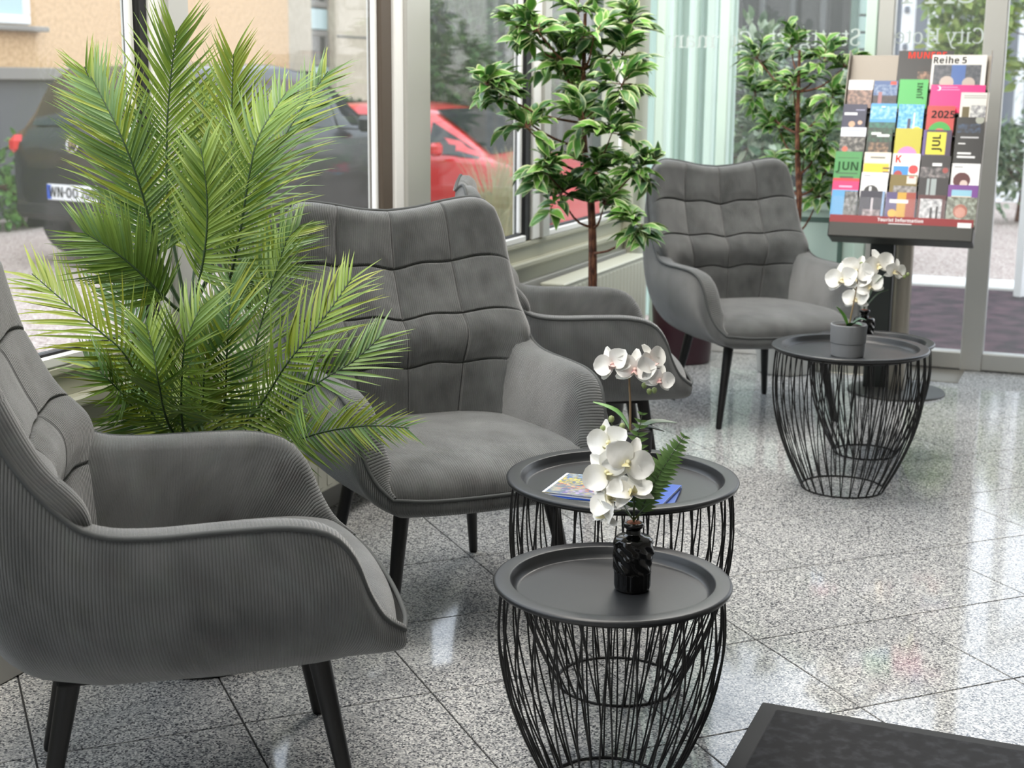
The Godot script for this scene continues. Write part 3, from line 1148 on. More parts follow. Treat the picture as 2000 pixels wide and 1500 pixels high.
# unit leaflet along +y, face towards +z, folded along the midrib and bending back
func leaflet(width: float, bend: float, foot: Color, tip: Color) -> Mesher:
	var m := Mesher.new()
	var rows := []
	for i in 7:
		var f := i / 6.0
		var w := width * (sin(PI * pow(f * 0.93 + 0.07, 0.55))) * 0.5 + 0.0008
		var y := f * (1.0 - 0.12 * absf(bend) * f)
		var z := -bend * f * f
		rows.append(PackedVector3Array([Vector3(-w, y, z + w * 0.45), Vector3(0, y, z), Vector3(w, y, z + w * 0.45)]))
	m.grid(rows, Vector3(0, 0.5, -50))
	for i in m.v.size():
		m.c[i] = foot.lerp(tip, clampf(m.v[i].y, 0.0, 1.0))
	return m


func planter(t: Node3D, rt: float, rb: float, h: float, m: Material) -> void:
	var b := Mesher.new()
	b.lathe(PackedVector2Array([Vector2(0, 0), Vector2(rb - 0.006, 0), Vector2(rb, 0.006), Vector2(rt, h - 0.02), Vector2(rt + 0.002, h - 0.004), Vector2(rt - 0.002, h), Vector2(rt - 0.012, h), Vector2(rt - 0.016, h - 0.03), Vector2(0, h - 0.035)]), 40, Vector3.ZERO, true)
	part(t, "pot", b, m)
	b = Mesher.new()
	b.lathe(PackedVector2Array([Vector2(0, h - 0.026), Vector2(rt * 0.5, h - 0.022), Vector2(rt - 0.013, h - 0.03)]), 24, Vector3.ZERO, true)
	part(t, "soil", b, M.soil)


func build_palm() -> void:
	var at := Vector3(-1.772, 0, -2.56)
	var t := thing("areca_palm", "tall artificial palm with feathery green fronds between the two front armchairs", "palm", at)
	planter(t, 0.15, 0.115, 0.30, M.pot_charcoal)
	var kinds := []
	for g in [[Color(0.19, 0.29, 0.035), Color(0.28, 0.37, 0.07)], [Color(0.11, 0.20, 0.028), Color(0.21, 0.31, 0.06)], [Color(0.08, 0.17, 0.04), Color(0.20, 0.31, 0.10)], [Color(0.22, 0.30, 0.03), Color(0.32, 0.35, 0.045)]]:
		for bend in [0.10, 0.28]:
			kinds.append(leaflet(0.046, bend, g[0], g[1]))
	var meshes := []
	for k in kinds:
		meshes.append(k.mesh(M.leaf))
	# stems in the middle
	var crown := Vector3(-1.815, 0.775, -2.605) - at
	for e in [[Vector3(0, 0.27, 0), crown], [Vector3(0.02, 0.27, 0.02), crown + Vector3(0.02, -0.02, 0.01)], [Vector3(-0.02, 0.27, -0.01), crown + Vector3(-0.015, -0.01, -0.01)]]:
		var sm := Mesher.new()
		sm.col = Color(0.045, 0.055, 0.03)
		sm.tube(smooth([e[0], e[0].lerp(e[1], 0.5) + Vector3(0.004, 0, 0.004), e[1]], 8), PackedFloat32Array([0.009, 0.008, 0.007]), 8)
		part(t, "stem", sm, M.stem)
	var left := 300
	var single := [1, 3, 11, 13, 10]
	for fi in PALM.size():
		var spec: Array = PALM[fi]
		var raw: Array = spec[1]
		var pts := []
		if spec[0] == "l":
			pts.append(Vector3(0.0, 0.28, 0.0))
		for i in range(0, raw.size(), 3):
			pts.append(Vector3(raw[i], raw[i + 1], raw[i + 2]) - at)
		var ra := smooth(pts, 60)
		var rm := Mesher.new()
		rm.col = Color(0.03, 0.06, 0.02)
		var rad := PackedFloat32Array()
		for i in 60:
			rad.append(lerpf(0.0042, 0.0012, i / 59.0))
		rm.tube(ra, rad, 6)
		var frond := part(t, "frond", rm, M.stem)
		var joined := Mesher.new()
		var start := 22 if spec[0] == "l" else 15
		var count := 46
		var face := Vector3(0.376, 0.25, 0.927)
		var away := rng.randf_range(-0.5, 0.5)
		for i in count:
			var f := i / float(count - 1)
			var k := int(lerpf(start, 58, f))
			var p := ra[k]
			var tg := (ra[mini(k + 1, 59)] - ra[k - 1]).normalized()
			# the frond's flat side looks up and outwards
			var nrm := (face.rotated(Vector3.UP, away) + Vector3(0, 0.35, 0))
			nrm = (nrm - tg * nrm.dot(tg)).normalized()
			var sd := tg.cross(nrm)
			var ll: float = spec[2] * (0.55 + 0.75 * sin(PI * pow(f, 0.8) * 0.86 + 0.25)) * 0.84
			for s: float in [-1.0, 1.0]:
				var lean := deg_to_rad(lerpf(58.0, 26.0, f) + rng.randf_range(-3, 3))
				var dir := (tg * cos(lean) + sd * s * sin(lean) + nrm * rng.randf_range(0.10, 0.22)).normalized()
				dir = (dir + Vector3(0, -0.12, 0) * sin(lean)).normalized()
				var z := (nrm - dir * nrm.dot(dir)).normalized()
				z = z.rotated(dir, rng.randf_range(-0.3, 0.3))
				var l := ll * rng.randf_range(0.88, 1.12)
				var bx := Basis(dir.cross(z) * l * 1.0, dir * l, z * l)
				var wv := rng.randf_range(0.85, 1.15) * clampf(0.145 / l, 0.8, 1.5)
				bx.x *= wv
				var which := (fi * 3 + (1 if rng.randf() < 0.5 else 0) + 2 * (1 if rng.randf() < 0.25 else 0)) % kinds.size()
				var q := p + sd * s * 0.001 + tg * (0.004 if s > 0 else 0.0)
				if fi in single and left > 0:
					left -= 1
					inst(frond, "leaflet", meshes[which], Transform3D(bx, q))
				else:
					stamp(joined, kinds[which], Transform3D(bx, q), Color(1, 1, 1).lerp(Color(0.8, 0.85, 0.9), rng.randf()))
		if joined.v.size():
			part(frond, "leaflets", joined, M.leaf).set_meta("kind", "stuff")


# variegated leaf, unit length along +y, facing +z
func ficus_leaf(green: Color, cream: Color) -> Mesher:
	var m := Mesher.new()
	var rows := []
	var prof := [0.03, 0.17, 0.225, 0.20, 0.12, 0.012]
	for i in 6:
		var f := i / 5.0
		var w: float = prof[i]
		var z := 0.10 * sin(PI * f) - 0.12 * f * f
		rows.append(PackedVector3Array([Vector3(-w, f, z + w * 0.35), Vector3(-w * 0.62, f, z + w * 0.20), Vector3(0, f, z), Vector3(w * 0.62, f, z + w * 0.20), Vector3(w, f, z + w * 0.35)]))
	m.grid(rows, Vector3(0, 0.5, -50))
	for i in m.v.size():
		var k := i % 5
		m.c[i] = cream if (k == 0 or k == 4) else green * (1.0 if k == 2 else 0.92)
		m.c[i].a = 1.0
	return m


func ficus(label: String, at: Vector3, trunk: Array, blobs: Array, pot: Material, leaf_len: float, per: int, singles: int) -> void:
	var t := thing("weeping_fig", label, "plant", at, 0.0, "potted figs by the windows")
	planter(t, 0.15, 0.12, 0.28, pot)
	var tm := Mesher.new()
	var tl := smooth(trunk, 14)
	var rad := PackedFloat32Array()
	for i in 14:
		rad.append(lerpf(0.020, 0.006, i / 13.0))
	tm.tube(tl, rad, 10)
	part(t, "trunk", tm, M.bark)
	var kinds := []
	for g in [[Color(0.06, 0.19, 0.03), Color(0.60, 0.68, 0.34)], [Color(0.11, 0.29, 0.04), Color(0.62, 0.72, 0.36)], [Color(0.04, 0.12, 0.035), Color(0.50, 0.60, 0.34)], [Color(0.16, 0.36, 0.055), Color(0.74, 0.78, 0.46)]]:
		kinds.append(ficus_leaf(g[0], g[1]))
	var meshes := []
	for k in kinds:
		meshes.append(k.mesh(M.leaf))
	var joined := Mesher.new()
	var made := 0
	for bi in blobs.size():
		var bl: Array = blobs[bi]
		var c := Vector3(bl[0], bl[1], bl[2]) - at
		var r: float = bl[3]
		# branch off the trunk below the tuft
		var best := 0
		for i in 14:
			if tl[i].y < c.y - 0.06 - tl[i].distance_to(c) * 0.15:
				best = i
		var b := Mesher.new()
		b.tube(smooth([tl[best], tl[best].lerp(c, 0.5) + Vector3(0, -0.03, 0), c], 7), PackedFloat32Array([0.0055, 0.005, 0.0045, 0.004, 0.003, 0.0026, 0.002]), 6)
		var twigs := []
		for k in per:
			var d := Vector3(rng.randf_range(-1, 1), rng.randf_range(-0.7, 1.0), rng.randf_range(-1, 1)).normalized()
			var e := c + d * r * rng.randf_range(0.55, 1.0)
			b.tube(PackedVector3Array([c, c.lerp(e, 0.5) + Vector3(0, 0.012, 0), e]), PackedFloat32Array([0.002, 0.0016, 0.001]), 5)
			twigs.append([c, e])
		part(t, "branch", b, M.bark)
		for tw in twigs:
			var a: Vector3 = tw[0]
			var e: Vector3 = tw[1]
			var dir := (e - a).normalized()
			var sd := dir.cross(Vector3.UP).normalized()
			for k in 8:
				var f := 0.25 + 0.75 * k / 7.0
				var p := a.lerp(e, f)
				var out := (dir * 0.7 + sd * (1.0 if k % 2 else -1.0) * rng.randf_range(0.4, 1.1) + Vector3(rng.randf_range(-0.4, 0.4), rng.randf_range(-0.3, 0.35), rng.randf_range(-0.4, 0.4))).normalized()
				var z := Vector3(rng.randf_range(-0.6, 0.9), 1.0, rng.randf_range(-0.3, 0.9))
				z = (z - out * z.dot(out)).normalized()
				var l := leaf_len * rng.randf_range(0.72, 1.15)
				if (at + p + out * l).x < -2.07 or (at + p + out * l).z < -6.70:
					continue
				var xf := Transform3D(Basis(out.cross(z) * l, out * l, z * l), p)
				var which := int(rng.randf() * 3.999)
				made += 1
				if made % 4 == 0 and made / 4 <= singles:
					inst(t, "leaf", meshes[which], xf)
				else:
					stamp(joined, kinds[which], xf)
	if joined.v.size():
		part(t, "foliage", joined, M.leaf).set_meta("kind", "stuff")


func build_plants() -> void:
	build_palm()
	var spots: Array = FIG_A
	ficus("variegated fig tree with brown trunk before the radiator, between the window and the far armchair", Vector3(-1.75, 0, -5.10), [Vector3(0, 0.25, 0), Vector3(0.0, 0.55, 0.0), Vector3(-0.01, 0.80, 0.0), Vector3(-0.03, 1.1, 0.05), Vector3(-0.03, 1.5, 0.05)], spots, M.pot_charcoal, 0.084, 9, 300)
	ficus("variegated fig tree behind the farthest armchair, before the mint-framed glass", Vector3(-1.27, 0, -6.36), [Vector3(0, 0.25, 0), Vector3(0.01, 0.53, 0.0), Vector3(0.03, 0.73, 0.0), Vector3(0.01, 1.0, 0.0), Vector3(0.0, 1.4, 0.0)], FIG_B, M.pot_white, 0.074, 8, 300)
	var t := thing("planter", "dark maroon round planter standing on the floor behind the farthest armchair", "planter", Vector3(-1.76, 0, -6.42))
	planter(t, 0.145, 0.13, 0.29, M.pot_maroon)


const FIG_A := [
	[-1.835, 1.506, -5.132, 0.158],
	[-1.984, 1.445, -4.906, 0.081],
	[-1.651, 1.462, -5.199, 0.112],
	[-1.865, 1.350, -5.007, 0.110],
	[-1.983, 1.206, -4.745, 0.089],
	[-1.893, 1.102, -4.785, 0.080],
	[-1.839, 1.242, -5.074, 0.130],
	[-1.582, 1.253, -4.881, 0.106],
	[-1.717, 1.129, -4.874, 0.107],
	[-1.853, 0.959, -4.836, 0.081],
	[-1.718, 0.954, -4.997, 0.092],
	[-1.524, 0.965, -4.898, 0.080],
	[-1.828, 0.853, -4.955, 0.111],
	[-1.691, 0.824, -5.041, 0.102],
	[-1.505, 0.774, -4.853, 0.075],
	[-1.642, 1.351, -5.061, 0.100],
	[-1.867, 1.432, -4.807, 0.097],
	[-1.721, 1.420, -4.980, 0.108],
	[-1.603, 1.089, -4.847, 0.088],
	[-1.985, 1.250, -4.635, 0.052],
]


const FIG_B := [
	[-1.468, 1.363, -6.442, 0.101],
	[-1.346, 1.409, -6.550, 0.113],
	[-1.197, 1.354, -6.547, 0.101],
	[-1.492, 1.208, -6.529, 0.080],
	[-1.297, 1.244, -6.403, 0.111],
	[-1.134, 1.202, -6.429, 0.088],
	[-1.287, 1.089, -6.504, 0.113],
	[-1.155, 1.028, -6.410, 0.089],
	[-1.377, 1.065, -6.503, 0.091],
	[-1.242, 0.938, -6.428, 0.101],
	[-1.151, 0.893, -6.492, 0.079],
	[-1.375, 0.906, -6.530, 0.069],
	[-1.172, 0.771, -6.454, 0.067],
	[-1.096, 1.332, -6.484, 0.066],
]


# ---------------------------------------------------------------- street outside

func block(called: String, at: Vector3, size: Vector3, m: Material) -> MeshInstance3D:
	var b := Mesher.new()
	b.box(at, size, 0.01)
	return struct(called, b, m)


# car body as a loft of cross-sections; length along z, front towards -z
func car(called: String, label: String, at: Vector3, turn: float, paint: Material, estate: bool, k := 1.0, kx := 1.0) -> Node3D:
	var t := thing(called, label, "car", at, turn, "")
	# z, half width, sill, shoulder height, roof height, half width of roof
	var st := []
	if estate:
		st = [[2.10, 0.60, 0.42, 0.72, 0.72, 0.45], [2.06, 0.72, 0.30, 0.90, 0.90, 0.55], [1.98, 0.79, 0.26, 0.97, 1.02, 0.60], [1.78, 0.83, 0.25, 0.99, 1.30, 0.60], [1.52, 0.86, 0.25, 0.99, 1.44, 0.60], [1.0, 0.88, 0.25, 0.98, 1.48, 0.62], [0.2, 0.88, 0.25, 0.96, 1.49, 0.63], [-0.35, 0.88, 0.25, 0.95, 1.43, 0.62], [-0.75, 0.88, 0.25, 0.95, 1.22, 0.63], [-1.10, 0.87, 0.25, 0.95, 0.99, 0.66], [-1.5, 0.85, 0.25, 0.90, 0.91, 0.64], [-1.9, 0.78, 0.28, 0.80, 0.81, 0.56], [-2.08, 0.66, 0.34, 0.66, 0.66, 0.45]]
	else:
		st = [[1.92, 0.58, 0.42, 0.75, 0.75, 0.42], [1.86, 0.72, 0.30, 0.92, 0.94, 0.55], [1.70, 0.80, 0.26, 0.97, 1.12, 0.58], [1.45, 0.84, 0.25, 0.98, 1.36, 0.58], [0.9, 0.86, 0.25, 0.97, 1.44, 0.60], [0.2, 0.86, 0.25, 0.95, 1.45, 0.61], [-0.35, 0.86, 0.25, 0.94, 1.38, 0.60], [-0.75, 0.86, 0.25, 0.94, 1.17, 0.61], [-1.08, 0.85, 0.25, 0.93, 0.97, 0.63], [-1.45, 0.83, 0.25, 0.87, 0.88, 0.62], [-1.78, 0.75, 0.28, 0.74, 0.75, 0.54], [-1.93, 0.62, 0.34, 0.60, 0.60, 0.44]]
	for s in st:
		s[0] *= k
		s[1] *= kx
		s[5] *= kx
	var rows := []
	for s in st:
		var ring := PackedVector3Array()
		var half := [Vector2(s[1] * 0.86, s[2]), Vector2(s[1] * 0.97, s[2] + 0.10), Vector2(s[1], lerpf(s[2], s[3], 0.55)), Vector2(s[1] * 0.985, s[3] - 0.05), Vector2(s[1] * 0.94, s[3]), Vector2(lerpf(s[1] * 0.94, s[5], 0.55), lerpf(s[3], s[4], 0.55)), Vector2(s[5] * 1.02, s[4] - 0.045 * clampf((s[4] - s[3]) / 0.3, 0.1, 1.0)), Vector2(s[5] * 0.8, s[4] - 0.006), Vector2(0.0, s[4] + 0.012)]
		for q in half:
			ring.append(Vector3(q.x, q.y, s[0]))
		for i in range(half.size() - 2, -1, -1):
			ring.append(Vector3(-half[i].x, half[i].y, s[0]))
		rows.append(ring)
	var m := Mesher.new()
	m.grid(rows, Vector3(0, 0.7, 0))
	m.poly(rows[0], Vector3(0, 0.6, 0))
	m.poly(rows[-1], Vector3(0, 0.6, 0))
	part(t, "body", m, paint)
	var last := st.size() - 1
	# windows lie on the loft between shoulder and roof, a little proud
	for sgn in [1.0, -1.0]:
		for run in ([[3, 4], [4, 5], [5, 7], [7, 9]] if estate else [[3, 4], [4, 6], [6, 8]]):
			var g := []
			for i in range(run[0], run[1] + 1):
				var row := PackedVector3Array()
				for f in [0.10, 0.35, 0.60, 0.84]:
					var a: Vector3 = rows[i][4]
					var b: Vector3 = rows[i][6]
					var q := a.lerp(b, f)
					var mid: Vector3 = rows[i][5]
					q.x = (a.x * (1 - f) * (1 - f) + 2 * f * (1 - f) * mid.x + b.x * f * f) + 0.012
					if i == run[0]:
						q.z -= 0.03
					elif i == run[1]:
						q.z += 0.03
					row.append(Vector3(q.x * sgn, q.y, q.z))
				g.append(row)
			var w := Mesher.new()
			w.grid(g, Vector3(0, 1.0, 0))
			part(t, "side_window", w, M.car_glass)
	var ri := 2
	var fi := 7 if estate else 6
	for e in [[ri, ri + 2, "rear_window", 0.012], [fi, fi + 2, "windscreen", -0.012]]:
		var g := []
		for i in range(e[0], e[1] + 1):
			var row := PackedVector3Array()
			for f in 7:
				var x: float = lerpf(-0.92, 0.92, f / 6.0)
				var s: Array = st[i]
				row.append(Vector3(x * s[5], s[4] + 0.014 - 0.01 * x * x, s[0] + e[3]))
			g.append(row)
		var w := Mesher.new()
		w.grid(g, Vector3(0, 0.5, 0))
		part(t, e[2], w, M.car_glass)
	# wheels
	for z in ([1.28, -1.32] if estate else [1.18, -1.22]):
		for sgn in [1.0, -1.0]:
			var w := Mesher.new()
			w.lathe(PackedVector2Array([Vector2(0.19, -0.095), Vector2(0.29, -0.1), Vector2(0.315, -0.075), Vector2(0.315, 0.075), Vector2(0.29, 0.1), Vector2(0.19, 0.095)]), 28, Vector3.ZERO, true)
			var wheel := part(t, "wheel", w, M.tyre, Transform3D(Basis(Vector3(0, 0, 1), PI / 2), Vector3(sgn * 0.80 * kx, 0.315, z * k)))
			var h := Mesher.new()
			h.lathe(PackedVector2Array([Vector2(0, -0.085), Vector2(0.05, -0.09), Vector2(0.19, -0.07), Vector2(0.2, 0.0), Vector2(0.19, 0.07), Vector2(0.05, 0.09), Vector2(0, 0.085)]), 20, Vector3.ZERO, true)
			part(wheel, "wheel_rim", h, M.stone_grey)
	# bumper trim, tail lamps, mirrors
	for sgn in [1.0, -1.0]:
		var tl := Mesher.new()
		tl.box(Vector3.ZERO, Vector3(0.26, 0.15, 0.16), 0.045, Basis(Vector3.UP, -sgn * 0.55))
		part(t, "tail_lamp", tl, M.lamp_red, Transform3D(Basis.IDENTITY, Vector3(sgn * 0.655 * kx, 0.88, st[2][0] - 0.02)))
		var mi := Mesher.new()
		mi.box(Vector3.ZERO, Vector3(0.16, 0.13, 0.09), 0.03)
		part(t, "wing_mirror", mi, paint, Transform3D(Basis.IDENTITY, Vector3(sgn * 0.96 * kx, 1.02, -0.62 * k)))
	bpart(t, "rear_bumper", Vector3(0, 0.42, st[1][0] - 0.02), Vector3(1.42 * kx, 0.16, 0.14), M.car_trim, 0.05)
	bpart(t, "front_bumper", Vector3(0, 0.42, st[last][0] + 0.08), Vector3(1.34 * kx, 0.18, 0.12), M.car_trim, 0.05)
	return t


func emblem(t: Node3D, at: Vector3) -> void:
	var m := Mesher.new()
	m.lathe(PackedVector2Array([Vector2(0, 0), Vector2(0.058, 0), Vector2(0.064, 0.004), Vector2(0.064, 0.010), Vector2(0.054, 0.012), Vector2(0.052, 0.006), Vector2(0, 0.006)]), 28, Vector3.ZERO, true)
	var o := part(t, "emblem", m, M.chrome, Transform3D(Basis(Vector3.RIGHT, PI / 2 - 0.18), at))
	var s := Mesher.new()
	for l in [[-0.022, -0.048, 0.0, -0.006], [0.022, -0.048, 0.0, -0.006], [-0.044, -0.02, -0.02, 0.044], [0.044, -0.02, 0.02, 0.044], [-0.02, 0.044, 0.0, 0.006], [0.02, 0.044, 0.0, 0.006]]:
		var a := Vector3(l[0], 0.009, l[1])
		var b := Vector3(l[2], 0.009, l[3])
		s.tube(PackedVector3Array([a, b]), PackedFloat32Array([0.0045]), 6)
	part(o, "emblem_strokes", s, M.ink_black)


func tuft_leaf(a: Color, b: Color) -> Mesher:
	var m := Mesher.new()
	var rows := []
	for i in 4:
		var f := i / 3.0
		var w: float = [0.03, 0.26, 0.22, 0.01][i]
		rows.append(PackedVector3Array([Vector3(-w, f, w * 0.3), Vector3(0, f, 0.08 * sin(PI * f)), Vector3(w, f, w * 0.3)]))
	m.grid(rows, Vector3(0, 0.5, -50))
	for i in m.v.size():
		m.c[i] = a if i % 3 == 1 else b
	return m


func shrub(called: String, label: String, category: String, at: Vector3, rad: Vector3, mid: float, count: int, leaf: float, tones: Array, group := "") -> void:
	var t := thing(called, label, category, at, 0.0, group)
	var s := Mesher.new()
	s.tube(PackedVector3Array([Vector3.ZERO, Vector3(0.02, mid * 0.5, 0), Vector3(0, mid, 0)]), PackedFloat32Array([0.05, 0.04, 0.015]), 8)
	for k in 7:
		var a := k * 2.4
		s.tube(PackedVector3Array([Vector3(0, mid * 0.6, 0), Vector3(cos(a) * rad.x * 0.4, mid * 0.9, sin(a) * rad.z * 0.4), Vector3(cos(a) * rad.x * 0.75, mid + rad.y * 0.3 * sin(a * 1.7), sin(a) * rad.z * 0.75)]), PackedFloat32Array([0.02, 0.012, 0.005]), 6)
	part(t, "stem", s, M.bark)
	var kinds := []
	for c in tones:
		kinds.append(tuft_leaf(c, c * 1.25))
	var f := Mesher.new()
	var lumps := []
	for k in 26:
		var d := Vector3(rng.randfn(), rng.randfn(), rng.randfn()).normalized() * rng.randf_range(0.45, 0.95)
		lumps.append(Vector3(d.x * rad.x, mid + d.y * rad.y, d.z * rad.z))
	for i in count:
		var c: Vector3 = lumps[i % 26]
		var d := Vector3(rng.randfn(), rng.randfn(), rng.randfn()).normalized()
		var p := c + d * minf(rad.x, rad.y) * 0.32 * sqrt(rng.randf())
		if p.y < 0.03:
			continue
		var y := (d + Vector3(0, -0.2, 0) + Vector3(rng.randf(), rng.randf(), rng.randf()) * 0.6).normalized()
		var z := Vector3(rng.randf_range(-1, 1), 1.0, rng.randf_range(-1, 1))
		z = (z - y * z.dot(y)).normalized()
		var l := leaf * rng.randf_range(0.7, 1.3)
		stamp(f, kinds[int(rng.randf() * (kinds.size() - 0.001))], Transform3D(Basis(y.cross(z) * l, y * l, z * l), p))
	part(t, "foliage", f, M.leaf).set_meta("kind", "stuff")


func facade_window(parent: Node, at: Vector3, w: float, h: float, frame: Material, glass: Material) -> void:
	# windows on walls that look towards +x
	var m := Mesher.new()
	var f := 0.09
	m.box(Vector3(0, h / 2 - f / 2, 0), Vector3(0.08, f, w), 0.01)
	m.box(Vector3(0, -h / 2 + f / 2, 0), Vector3(0.08, f, w), 0.01)
	m.box(Vector3(0, 0, w / 2 - f / 2), Vector3(0.08, h - 2 * f, f), 0.01)
	m.box(Vector3(0, 0, -w / 2 + f / 2), Vector3(0.08, h - 2 * f, f), 0.01)
	var o := part(parent, "window", m, frame, Transform3D(Basis.IDENTITY, at))
	bpart(o, "pane", Vector3(-0.01, 0, 0), Vector3(0.03, h - 2 * f, w - 2 * f), glass, 0.0)


func build_street() -> void:
	# ground
	block("pavement", Vector3(-7.3, -0.22, -6.5), Vector3(10.0, 0.2, 13.0), M.pavement)
	block("forecourt", Vector3(2.0, -0.12, -13.0), Vector3(8.6, 0.2, 12.4), M.pavement)
	block("road", Vector3(-8.0, -0.52, -26.0), Vector3(30.0, 0.2, 26.2), M.pavement)
	block("porch_floor", Vector3(0.2, -0.03, -8.17), Vector3(4.6, 0.056, 2.70), M.porch_mat)
	block("kerb", Vector3(0.2, -0.01, -9.70), Vector3(6.0, 0.06, 0.36), M.kerb_white)
	# ochre house across the pavement
	var h := thing("ochre_house", "ochre rendered house with white framed window behind the black car", "building", Vector3(-10.0, -0.12, -11.0))
	bpart(h, "wall", Vector3(-0.5, 3.3, 0), Vector3(1.0, 3.82, 11.7), M.stucco, 0.01)
	bpart(h, "stone_band", Vector3(-0.46, 1.40, 0), Vector3(1.06, 0.12, 11.74), M.stone_grey, 0.01)
	bpart(h, "plinth", Vector3(-0.52, 0.67, 0), Vector3(1.0, 1.34, 11.6), M.plinth_grey, 0.01)
	bpart(h, "corner_pilaster", Vector3(-0.44, 3.3, -3.3), Vector3(1.0, 3.82, 0.9), M.stucco, 0.02)
	for z in [-1.85, 1.6, 4.6]:
		facade_window(h, Vector3(0.0, 2.62, z + 1.85 - 0.12), 1.5, 1.5, M.white_frame, M.window_blue)
		bpart(h, "window_sill", Vector3(0.06, 1.83, z + 1.85 - 0.12), Vector3(0.16, 0.05, 1.8), M.stone_grey, 0.01)
	# concrete block farther along
	var cb := thing("concrete_block", "pale concrete building with a vertical strip of windows beyond the ochre house", "building", Vector3(-12.5, -0.4, -24.0))
	bpart(cb, "wall", Vector3(-0.5, 4.0, 2.62), Vector3(1.0, 8.0, 0.84), M.concrete_panel, 0.01)
	bpart(cb, "wall", Vector3(-0.5, 4.0, -1.5), Vector3(1.0, 8.0, 5.8), M.concrete_panel, 0.01)
	bpart(cb, "recess", Vector3(-0.7, 4.0, 1.8), Vector3(0.8, 8.0, 0.9), M.plinth_grey, 0.01)
	for y in [1.20, 2.15, 3.12]:
		facade_window(cb, Vector3(-0.16, y, 1.8), 0.78, 0.58, M.stone_grey, M.window_dark)
		bpart(cb, "spandrel", Vector3(-0.16, y + 0.48, 1.8), Vector3(0.06, 0.34, 0.76), M.window_blue, 0.01)
	for y in [2.36, 4.6]:
		bpart(cb, "panel_joint", Vector3(0.003, y, -1.5), Vector3(0.01, 0.03, 5.7), M.plinth_grey, 0.0)
	# dark ribbed office front behind the red car
	var of := thing("dark_office", "dark grey ribbed office front behind the red car and the trees", "building", Vector3(-6.3, -0.4, -22.0))
	bpart(of, "wall", Vector3(0, 4.0, -0.5), Vector3(9.6, 8.0, 1.0), M.dark_facade, 0.01)
	for i in 21:
		bpart(of, "rib", Vector3(-4.5 + i * 0.45, 4.0, 0.06), Vector3(0.09, 8.0, 0.14), M.facade_rib, 0.01)
	# white building beyond the entrance
	var wb := thing("white_building", "white building with grey window strips seen through the entrance", "building", Vector3(-1.7, -0.1, -17.0))
	bpart(wb, "wall", Vector3(1.25, 1.5, -0.5), Vector3(4.0, 3.0, 1.0), M.facade_white, 0.01)
	for i in 6:
		bpart(wb, "window_strip", Vector3(-0.36 + i * 0.24, 1.85, 0.01), Vector3(0.13, 2.0, 0.05), M.facade_blind, 0.01)
	for y in [1.75, 2.15]:
		bpart(wb, "wall_lamp", Vector3(-0.52, y, 0.03), Vector3(0.05, 0.07, 0.06), M.facade_blind, 0.01)
	var mp := thing("mint_canopy", "mint green slatted side panel of the porch outside the entrance", "porch", Vector3(-1.5, -0.02, -10.0))
	bpart(mp, "post", Vector3(0.12, 1.5, 0), Vector3(0.07, 3.0, 0.09), M.facade_blind, 0.01)
	bpart(mp, "post", Vector3(-0.14, 1.5, 0), Vector3(0.05, 3.0, 0.09), M.mint_dark, 0.01)
	for i in 26:
		bpart(mp, "slat", Vector3(-0.01, 0.12 + i * 0.11, 0), Vector3(0.22, 0.095, 0.03), M.mint_pale, 0.004)
	# mint pillars just outside the glass
	for e in [[-2.20, 0.07, "left"], [-2.07, 0.05, "middle"], [-1.975, 0.045, "right"]]:
		var pl := thing("porch_pillar", "mint green square porch pillar outside the glass, %s of three" % e[2], "pillar", Vector3(e[0], -0.02, -7.6), 0.0, "porch pillars")
		bpart(pl, "shaft", Vector3(0, 1.45, 0), Vector3(e[1], 2.9, 0.07), M.mint, 0.01)
		bpart(pl, "base", Vector3(0, 0.04, 0), Vector3(e[1] + 0.02, 0.08, 0.09), M.mint_dark, 0.01)
	var bk := thing("porch_screen", "pale mint ribbed screen between the porch pillars", "screen", Vector3(-2.25, -0.02, -7.75))
	bpart(bk, "sheet", Vector3(0, 1.45, 0), Vector3(0.74, 2.9, 0.03), M.mint_pale, 0.005)
	for i in 6:
		bpart(bk, "rib", Vector3(-0.3 + i * 0.12, 1.45, 0.02), Vector3(0.035, 2.9, 0.03), M.mint_pale, 0.008)
	# outer door leaf standing open on the right
	var od := thing("outer_door", "white framed outer porch door standing open at the right edge", "door", Vector3(-0.44, 0, -9.25), deg_to_rad(62))
	bpart(od, "stile", Vector3(0, 1.15, 0), Vector3(0.08, 2.3, 0.05), M.white_frame, 0.006)
	bpart(od, "stile", Vector3(0.86, 1.15, 0), Vector3(0.08, 2.3, 0.05), M.white_frame, 0.006)
	bpart(od, "rail", Vector3(0.43, 0.06, 0), Vector3(0.78, 0.11, 0.05), M.white_frame, 0.006)
	bpart(od, "rail", Vector3(0.43, 2.25, 0), Vector3(0.78, 0.1, 0.05), M.white_frame, 0.006)
	bpart(od, "rail", Vector3(0.43, 1.28, 0), Vector3(0.78, 0.05, 0.04), M.aluminium, 0.006)
	bpart(od, "pane", Vector3(0.43, 1.15, 0), Vector3(0.79, 2.1, 0.008), M.glass, 0.0)
	# cars
	var c := car("black_car", "black estate car parked outside the left window, number plate WN OO 2003", Vector3(-6.61, -0.12, -10.34), deg_to_rad(-10.0), M.car_black, true, 0.845, 0.93)
	emblem(c, Vector3(0, 0.90, 1.762))
	var pl := bpart(c, "number_plate", Vector3(0, 0.555, 1.785), Vector3(0.53, 0.115, 0.012), M.plate_white, 0.003)
	bpart(pl, "country_field", Vector3(-0.243, 0, 0.0065), Vector3(0.042, 0.105, 0.002), M.plate_blue, 0.0)
	words(pl, "WN·OO 2003", 0.078, M.ink_black, Transform3D(Basis.IDENTITY.scaled(Vector3(0.86, 1, 1)), Vector3(0.022, 0, 0.008)), 0.003)
